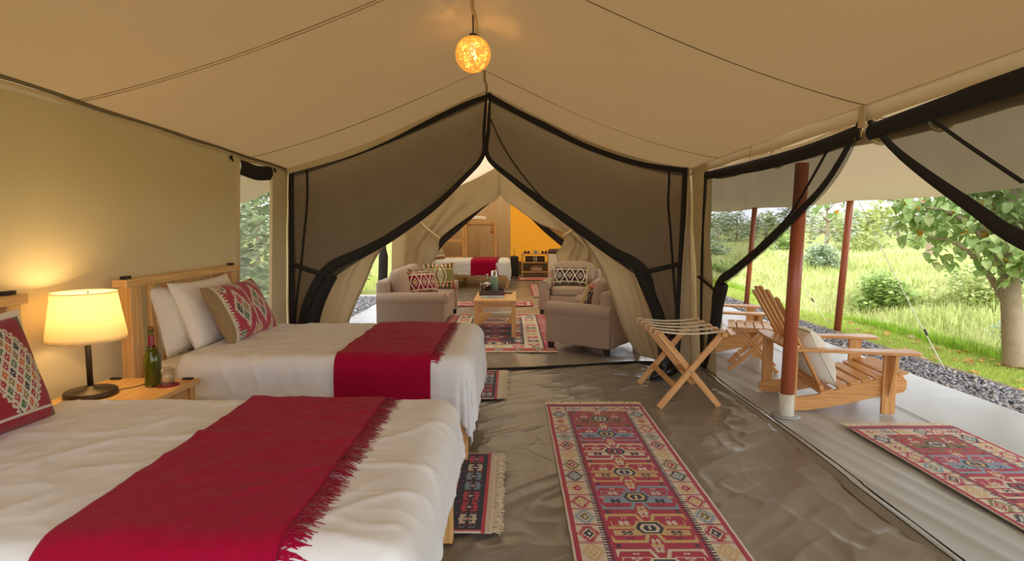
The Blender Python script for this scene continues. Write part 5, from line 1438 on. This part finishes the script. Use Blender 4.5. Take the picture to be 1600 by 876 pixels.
Xg, Yg = np.meshgrid(np.linspace(3.80, 4.52, 8), np.linspace(-1, 15, 60)); struct(grid_obj('gravel_bed', np.stack([Xg, Yg, -.062 + 0 * Xg], -1), mat('gravel_base', lin(120, 120, 126), .9, .4, 60, .6, 80)))
Xg, Yg = np.meshgrid(np.linspace(-3.7, -2.3, 8), np.linspace(5, 12.5, 30)); struct(grid_obj('gravel_bed', np.stack([Xg, Yg, -.062 + 0 * Xg], -1), mat('gravel_base_pale', lin(176, 172, 166), .9, .3, 60, .6, 80)))
TIMB = wood('weathered_timber', lin(140, 122, 102), lin(92, 78, 66), .85)
for k, (y0_, y1_) in enumerate(((2.2, 5.35), (5.38, 6.6), (6.64, 9.4), (9.44, 13.5))):
    o = MB().beam((4.50 - .012 * k, y0_, -.085), (4.49 - .01 * k, y1_, -.085), .09, .11).obj('edging_timber', TIMB, None, .012)
    tag(o, ['weathered edging timber nearest the camera end of the gravel', 'short weathered edging timber beside the rope peg', 'weathered edging timber past the nearer slim pole', 'weathered edging timber toward the farther slim pole'][k], 'timber', 'edging timbers of the gravel strip')

# ---- foliage
LEAF = attr_mat('leaf', .5, 0, .35, 0, .35)
BARK = mat('grey_bark', lin(168, 150, 128), .9, .25, 14, .6, 40, spec=.1)
def leaf_cloud(name, centers, n, size, cols, parent, seed, shape='card', flat=.5):
    r = np.random.RandomState(seed); cen = np.array([c[:3] for c in centers]); rad = np.array([c[3] for c in centers]); wts = rad ** 2; i = r.choice(len(cen), n, p=wts / wts.sum())
    d = r.randn(n, 3); d /= np.linalg.norm(d, axis=1, keepdims=True); P = cen[i] + d * (rad[i] * r.rand(n) ** .4)[:, None] * np.array([1, 1, .85])
    s = size * r.uniform(.6, 1.3, n); a = r.rand(n) * 2 * PI
    t1 = np.stack([np.cos(a), np.sin(a), -.6 * r.rand(n)], -1); t1 /= np.linalg.norm(t1, axis=1, keepdims=True)
    nn = np.stack([r.randn(n) * flat, r.randn(n) * flat, np.ones(n)], -1); t2 = np.cross(nn, t1); t2 /= np.linalg.norm(t2, axis=1, keepdims=True)
    S = s[:, None]
    V = np.stack([P - t1 * S * .5, P + t2 * S * .32, P + t1 * S * .5, P - t2 * S * .32], 1)
    F = np.arange(n)[:, None] * 4 + np.array([0, 1, 2, 3])
    A = np.array(cols); c = A[r.randint(0, len(A), n)] * (1 + .18 * r.randn(n, 1))
    return stuff(np_obj(name, V.reshape(-1, 3), F, LEAF, parent, np.clip(c, .01, .9), smooth=False))
def tree(label, x, y, h, rc, n, size, cols, seed, lean=0, trunk=.09, blobs=14, low=.35, name='tree', cat='tree', group='trees beyond the meadow', squash=.8):
    z = float(terr(x, y)) - .05; t = thing(name, label, cat, (x, y, z), 0, group); r = random.Random(seed)
    tp = [(lean * k / 6 * h * .5 + r.uniform(-.04, .04) * h * .3 * (k > 0), r.uniform(-.03, .03) * h * .3 * (k > 0), h * .85 * k / 6) for k in range(7)]
    mb = MB().tube(polyline(tp, 14), [trunk * (1 - .8 * k / 13) for k in range(14)], 7)
    cs_ = []
    for k in range(blobs):
        q = r.random(); a = r.random() * 2 * PI; zz = h * (low + (1 - low) * (k + .5) / blobs); rr = rc * math.sin(PI * (.15 + .8 * (k + .5) / blobs)) ** .7 * r.uniform(.3, 1)
        c = (lean * zz * .5 + rr * math.cos(a), rr * math.sin(a), zz - .12 * h); cs_.append((*c, rc * squash * r.uniform(.30, .58)))
        b0 = tp[max(1, min(5, int(zz / h * 5)))]; mb.tube([b0, (b0[0] * .5 + c[0] * .5, b0[1] * .5 + c[1] * .5, c[2] * .6 + b0[2] * .4), c], [trunk * .35, trunk * .2, trunk * .08], 5)
    mb.obj('trunk', BARK, t, smooth=True)
    leaf_cloud('crown', cs_, n, size, cols, t, seed)
    return t
FAR1 = [lin(178, 192, 146), lin(192, 204, 156), lin(164, 180, 136), lin(202, 210, 166)]  # far palettes are paled: haze of distance is put into the leaf colours
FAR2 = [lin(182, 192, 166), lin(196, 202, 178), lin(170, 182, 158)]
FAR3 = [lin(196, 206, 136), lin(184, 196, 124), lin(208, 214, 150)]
spots = [ # px at the photograph, distance, height, crown radius, palette, label
    (1290, 24, 3.7, 1.5, FAR2, 520, 'thin pale tree standing between the red poles, crown in the sky'),
    (1352, 27, 2.7, 1.7, FAR3, 1200, 'yellow green bushy tree just past the nearer slim pole'),
    (1318, 33, 2.6, 1.7, FAR1, 900, 'mid green tree low behind the nearer slim pole'),
    (1235, 36, 4.0, 1.6, FAR2, 620, 'pale grey green tree behind the thick red pole'),
    (1402, 40, 4.6, 1.7, FAR2, 560, 'tall hazy tree showing over the meadow rim beneath the awning'),
    (1446, 30, 2.5, 1.6, FAR1, 1100, 'dense green shrub tree under the hanging branch of the big leaved tree'),
    (1500, 38, 4.4, 2.2, FAR1, 1100, 'broad hazy tree behind the big leaved crown'),
    (1580, 30, 3.4, 2.0, FAR1, 1100, 'broad green tree behind the leaning trunk'),
    (1195, 42, 2.7, 1.8, FAR1, 700, 'small far tree seen through the door net near the far pole'),
    (1150, 38, 2.4, 1.8, FAR2, 700, 'hazy far tree seen through the door net by the door edge'),
    (1120, 50, 2.8, 2.2, FAR1, 650, 'farthest round tree seen through the door net'),
    (1265, 50, 3.0, 2.2, FAR1, 700, 'round tree on the horizon right of the thick red pole'),
    (1375, 58, 3.3, 2.6, FAR2, 750, 'broad low tree on the hazy horizon'),
    (1640, 21, 3.8, 1.6, FAR2, 900, 'pale tree past the leaning trunk at the photo edge'),
    (1740, 29, 4.6, 2.2, FAR1, 900, 'green tree beyond the photo edge past the leaning trunk'),
    (1900, 24, 4.2, 2.0, FAR2, 700, 'pale round tree well outside the frame past the leaning trunk'),
    (2060, 30, 4.8, 2.6, FAR1, 700, 'wide green tree well outside the frame on the meadow'),
    (2300, 24, 4.4, 2.2, FAR1, 600, 'green tree on the meadow level with the porch'),
    (2700, 22, 4.4, 2.2, FAR2, 500, 'pale tree on the meadow beside the camera end of the porch'),
]
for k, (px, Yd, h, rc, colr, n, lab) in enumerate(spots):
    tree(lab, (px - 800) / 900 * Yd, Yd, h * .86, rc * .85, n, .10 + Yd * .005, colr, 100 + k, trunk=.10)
# dead pale trunk on the bank
dt = thing('dead_tree', 'bare pale dead trunk on the bank under the leafy branch', 'tree', (13.4, 18.5, float(terr(13.4, 18.5))))
MB().tube(polyline([(0, 0, -.1), (.05, 0, .7), (-.03, 0, 1.3), (.12, 0, 1.9)], 14), [.17 - .010 * k for k in range(14)], 8).obj('trunk', BARK, dt, smooth=True)
MB().tube([(.0, 0, 1.2), (-.25, .1, 1.6), (-.3, .1, 2.0)], [.06, .04, .015], 6).obj('branch', BARK, dt, smooth=True)
B1 = [lin(160, 186, 104), lin(178, 198, 120), lin(144, 170, 94)]; B2 = [lin(170, 188, 156), lin(184, 198, 170), lin(156, 176, 144)]; B3 = [lin(190, 200, 128), lin(202, 208, 144), lin(168, 184, 110)]
for k, (x, y, h, rc, colr, n, lab) in enumerate((
    (7.7, 11.9, .62, .62, B1, 1700, 'bright leafy bush in the gully below the meadow'),
    (8.6, 10.6, .62, .8, B3, 2600, 'low rounded yellow green bush on the gully side'),
    (9.9, 18.4, .85, .55, B2, 1300, 'blue green sapling bush on the meadow'),
    (9.8, 12.2, .55, .7, B1, 1800, 'rounded green bush on the bank behind the gully bushes'),
    (10.2, 11.6, .5, .6, B2, 1200, 'grey green bush on the bank near the leaning trunk'),
    (7.6, 8.0, .45, .5, B2, 1100, 'grey green weedy bush beside the leaning trunk'),
    (14.5, 24, .7, .9, B3, 900, 'yellow bush on the meadow rim'),
    (11.6, 25, .8, .9, B1, 900, 'green bush on the meadow rim below the pale tree'),
    (17.5, 24, .8, 1.0, B1, 900, 'green bush on the meadow rim below the leafy branch'),
    (7.2, 20, .7, .7, B1, 1100, 'small green bush seen through the gap beside the thick red pole'),
    (8.6, 26, 1.2, 1.2, B2, 1300, 'pale bush far off behind the thick red pole'))):
    tree(lab, x, y, h, rc, n, .065 + .0035 * y, colr, 300 + k, trunk=.03, blobs=10, low=.25, name='bush', cat='bush', group='bushes on the meadow', squash=1.1)
# clump of pale strap leaves by the gully
sl = thing('strap_leaf_clump', 'clump of pale arching strap leaves near the leaning trunk', 'plant', (6.35, 7.55, float(terr(6.35, 7.55))))
for k in range(16):
    a = rng.random() * 2 * PI; l_ = rng.uniform(.35, .6); q = MB(); P = [(math.cos(a) * l_ * .9 * s ** 1.5, math.sin(a) * l_ * .9 * s ** 1.5, l_ * (s - .55 * s ** 3)) for s in np.linspace(0, 1, 6)]
    for i in range(5): 
        w0, w1 = .016 * (1 - i / 5.5), .016 * (1 - (i + 1) / 5.5); A, B_ = Vector(P[i]), Vector(P[i + 1]); sd = Vector((-math.sin(a), math.cos(a), 0))
        q.add([A - sd * w0, A + sd * w0, B_ + sd * w1, B_ - sd * w1], [(0, 1, 2, 3)], None, lin(178, 196, 170))
    q.obj('leaf', LEAF, sl, smooth=True)

# ---- the big leaved tree beside the porch: every near leaf its own piece
bt = thing('broadleaf_tree', 'big leaved tree with leaning grey trunk beside the porch lawn', 'tree', (5.43, 6.11, float(terr(5.43, 6.11)) - .05))
tp = [(0, 0, 0), (-.03, 0, .3), (-.06, .02, .65), (-.08, .05, 1.0), (-.05, .1, 1.4), (.05, .2, 1.9), (.1, .3, 2.4)]
MB().tube(polyline(tp, 24), [.13] + [.108 - .0022 * k for k in range(23)], 12).obj('trunk', BARK, bt, smooth=True)
br = []
for tgt, h0 in (((1450, 372, 6.9), 2), ((1440, 325, 7.1), 3), ((1300, 318, 8.9), 4), ((1528, 335, 6.6), 3), ((1585, 345, 6.1), 4), ((1630, 370, 6.0), 3), ((1660, 410, 5.7), 3), ((1400, 280, 7.6), 4), ((1560, 240, 6.6), 5), ((1650, 250, 6.3), 5), ((1740, 330, 6.0), 4)):
    e_ = at(*tgt) - Vector(bt.location); b0 = Vector(tp[h0]); m1 = b0.lerp(e_, .35) + Vector((0, 0, .22)); m2 = b0.lerp(e_, .7) + Vector((0, 0, .2)); br.append([tuple(b0), tuple(m1), tuple(m2), tuple(e_)])
for b in br: MB().tube(polyline(b, 12), [.045 - .0033 * k for k in range(12)], 7).obj('branch', BARK, bt, smooth=True)
def leaf_mesh(kind, col):
    q = MB(); c = [(0, 0), (.30, -.16), (.46, .08), (.40, .42), (.20, .76), (0, 1.0)]
    V = [(0, y, -.0) for x, y in c]; 
    R = [(x, y, .10 * x - .25 * y * y) for x, y in c]; Lf = [(-x, y, .10 * x - .25 * y * y) for x, y in c]; M_ = [(0, y, -.05 - .25 * y * y) for x, y in c]
    for S in (R, Lf):
        for i in range(5):
            quad = [M_[i], S[i], S[i + 1], M_[i + 1]]; quad = quad if S is R else quad[::-1]
            q.add(quad, [(0, 1, 2, 3)], None, col)
    me_o = q.obj('leaf', LEAF, None, smooth=True); return me_o
LC = [lin(156, 184, 110), lin(176, 200, 130), lin(138, 168, 94), lin(194, 210, 142), lin(222, 160, 60), lin(166, 194, 122)]
protos = [leaf_mesh(k, c) for k, c in enumerate(LC)]
pm = [p.data for p in protos]
for p in protos: bpy.data.objects.remove(p)
r = random.Random(77); leaves = []
clus = []
for px, py, Yd, rr in ((1415, 345, 7.3, .24), (1440, 325, 7.1, .28), (1450, 372, 6.9, .26), (1482, 398, 6.6, .16), (1488, 345, 6.9, .32), (1528, 335, 6.6, .34), (1545, 385, 6.4, .30), (1580, 400, 6.0, .26), (1585, 345, 6.1, .36), (1630, 370, 6.0, .40), (1660, 320, 6.0, .42),
        (1500, 300, 7.1, .32), (1560, 295, 6.6, .36), (1618, 420, 5.8, .24), (1660, 410, 5.7, .26), (1284, 322, 9.0, .10), (1306, 336, 8.9, .10), (1296, 300, 8.9, .14), (1340, 285, 8.3, .22), (1400, 280, 7.6, .32), (1470, 262, 7.2, .42), (1560, 240, 6.6, .5), (1650, 250, 6.3, .5), (1740, 330, 6.0, .45), (1560, 425, 6.1, .16)):
    w3 = at(px, py, Yd) - Vector(bt.location); clus.append((w3.x, w3.y, w3.z, rr))
wts = [c[3] ** 2 for c in clus]
for k in range(1900):
    c = r.choices(clus, wts)[0]; d = Vector((r.gauss(0, 1), r.gauss(0, 1), r.gauss(0, 1))).normalized() * c[3] * 1.12 * r.random() ** .5
    pos = Vector(c[:3]) + d; s = r.uniform(.065, .125); ci = 4 if r.random() < .035 else r.choice([0, 0, 1, 1, 2, 3, 5])
    M_ = Matrix.Translation(pos) @ Matrix.Rotation(r.random() * 2 * PI, 4, 'Z') @ Matrix.Rotation(-r.uniform(.15, 1.15), 4, 'X') @ Matrix.Rotation(r.gauss(0, .35), 4, 'Y') @ Matrix.Diagonal((s, s, s, 1))
    leaves.append((M_, ci, pos))
base_ = Vector(bt.location)
leaves.sort(key=lambda q: (q[2] + base_ - Vector((0, 0, 1.4))).length)
for M_, ci, pos in leaves[:290]:
    o = bpy.data.objects.new('leaf', pm[ci]); C.objects.link(o); o.parent = bt; o.matrix_local = M_
V = []; F = []; cc = []
for M_, ci, pos in leaves[290:]:
    b = len(V); V += [tuple(M_ @ v.co) for v in pm[ci].vertices]
    for f in pm[ci].polygons: F.append([b + k for k in f.vertices]); cc.append(LC[ci])
stuff(np_obj('foliage', np.array(V), np.array(F), LEAF, bt, np.array(cc)))

# fallen leaves on the lawn
r = random.Random(5); FL = [lin(206, 150, 84), lin(222, 178, 112), lin(190, 120, 66), lin(226, 160, 60), lin(200, 176, 130)]
fm = []
for c in FL:
    o = leaf_mesh(0, c); fm.append(o.data); bpy.data.objects.remove(o)
n_l = 0
for k in range(80):
    ang = r.uniform(.36, .78); d = r.uniform(6.2, 13) ; x, y = math.sin(ang) * d, math.cos(ang) * d
    if not (4.5 < x < 5.9): 
        x = r.uniform(4.55, 5.7); y = r.uniform(4.6, 9.5)
    ci = r.randrange(5); o = bpy.data.objects.new('fallen_leaf', fm[ci]); C.objects.link(o); s = r.uniform(.05, .10); o.scale = (s, s, s)
    o.location = (x, y, float(terr(x, y)) + .035); o.rotation_euler = (r.uniform(-.35, .35), r.uniform(-.35, .35), r.random() * 6.28)
    big = 'broad' if s > .083 else ('small' if s < .066 else 'dry')
    where = 'by the gravel edging' if x < 4.95 else ('below the gully verge' if x > 5.35 else 'in the middle of the lawn')
    zone = 'near the leaning trunk' if y < 6.6 else ('between rope peg and slim pole' if y < 8.2 else 'past the nearer slim pole')
    tag(o, '%s %s fallen leaf %s %s' % (big, ('rust', 'sandy', 'brown', 'orange', 'straw')[ci], where, zone), 'leaf', 'fallen leaves on the lawn')

# ---- behind the left wall: hedge trees and a little lawn
H1 = [lin(136, 160, 116), lin(156, 178, 128), lin(176, 192, 142), lin(118, 142, 104)]
for k, (x, y, h, rc, lab) in enumerate(((-4.9, 8.3, 3.0, 1.3, 'leafy tree filling the canvas window'), (-6.6, 11.0, 3.8, 1.5, 'leafy tree past the canvas window toward the sofa opening'), (-6.4, 14.5, 3.8, 1.7, 'tree seen through the side opening behind the sofa'), (-4.6, 13.0, 1.6, 1.1, 'low shrub outside the side opening behind the sofa'), (-9.4, 20.0, 3.6, 1.9, 'farther tree outside the side opening'), (-4.6, 6.6, 2.2, 1.0, 'shrub close outside the canvas window'))):
    tree(lab, x, y, h, rc, 2600, .16, H1, 500 + k, trunk=.08, low=.15, group='trees outside the beds wall')
g3 = blades('lawn_grass', 16000, lambda r, n: (r.uniform(-7, -3.5, n), r.uniform(5, 18, n)), lambda r, X, Y: r.uniform(.03, .09, len(X)), lambda r, X, Y: r.uniform(.006, .012, len(X)), G1, .7, 15)
tag(g3, 'lawn grass outside the side opening behind the sofa', 'grass'); g3['kind'] = 'stuff'
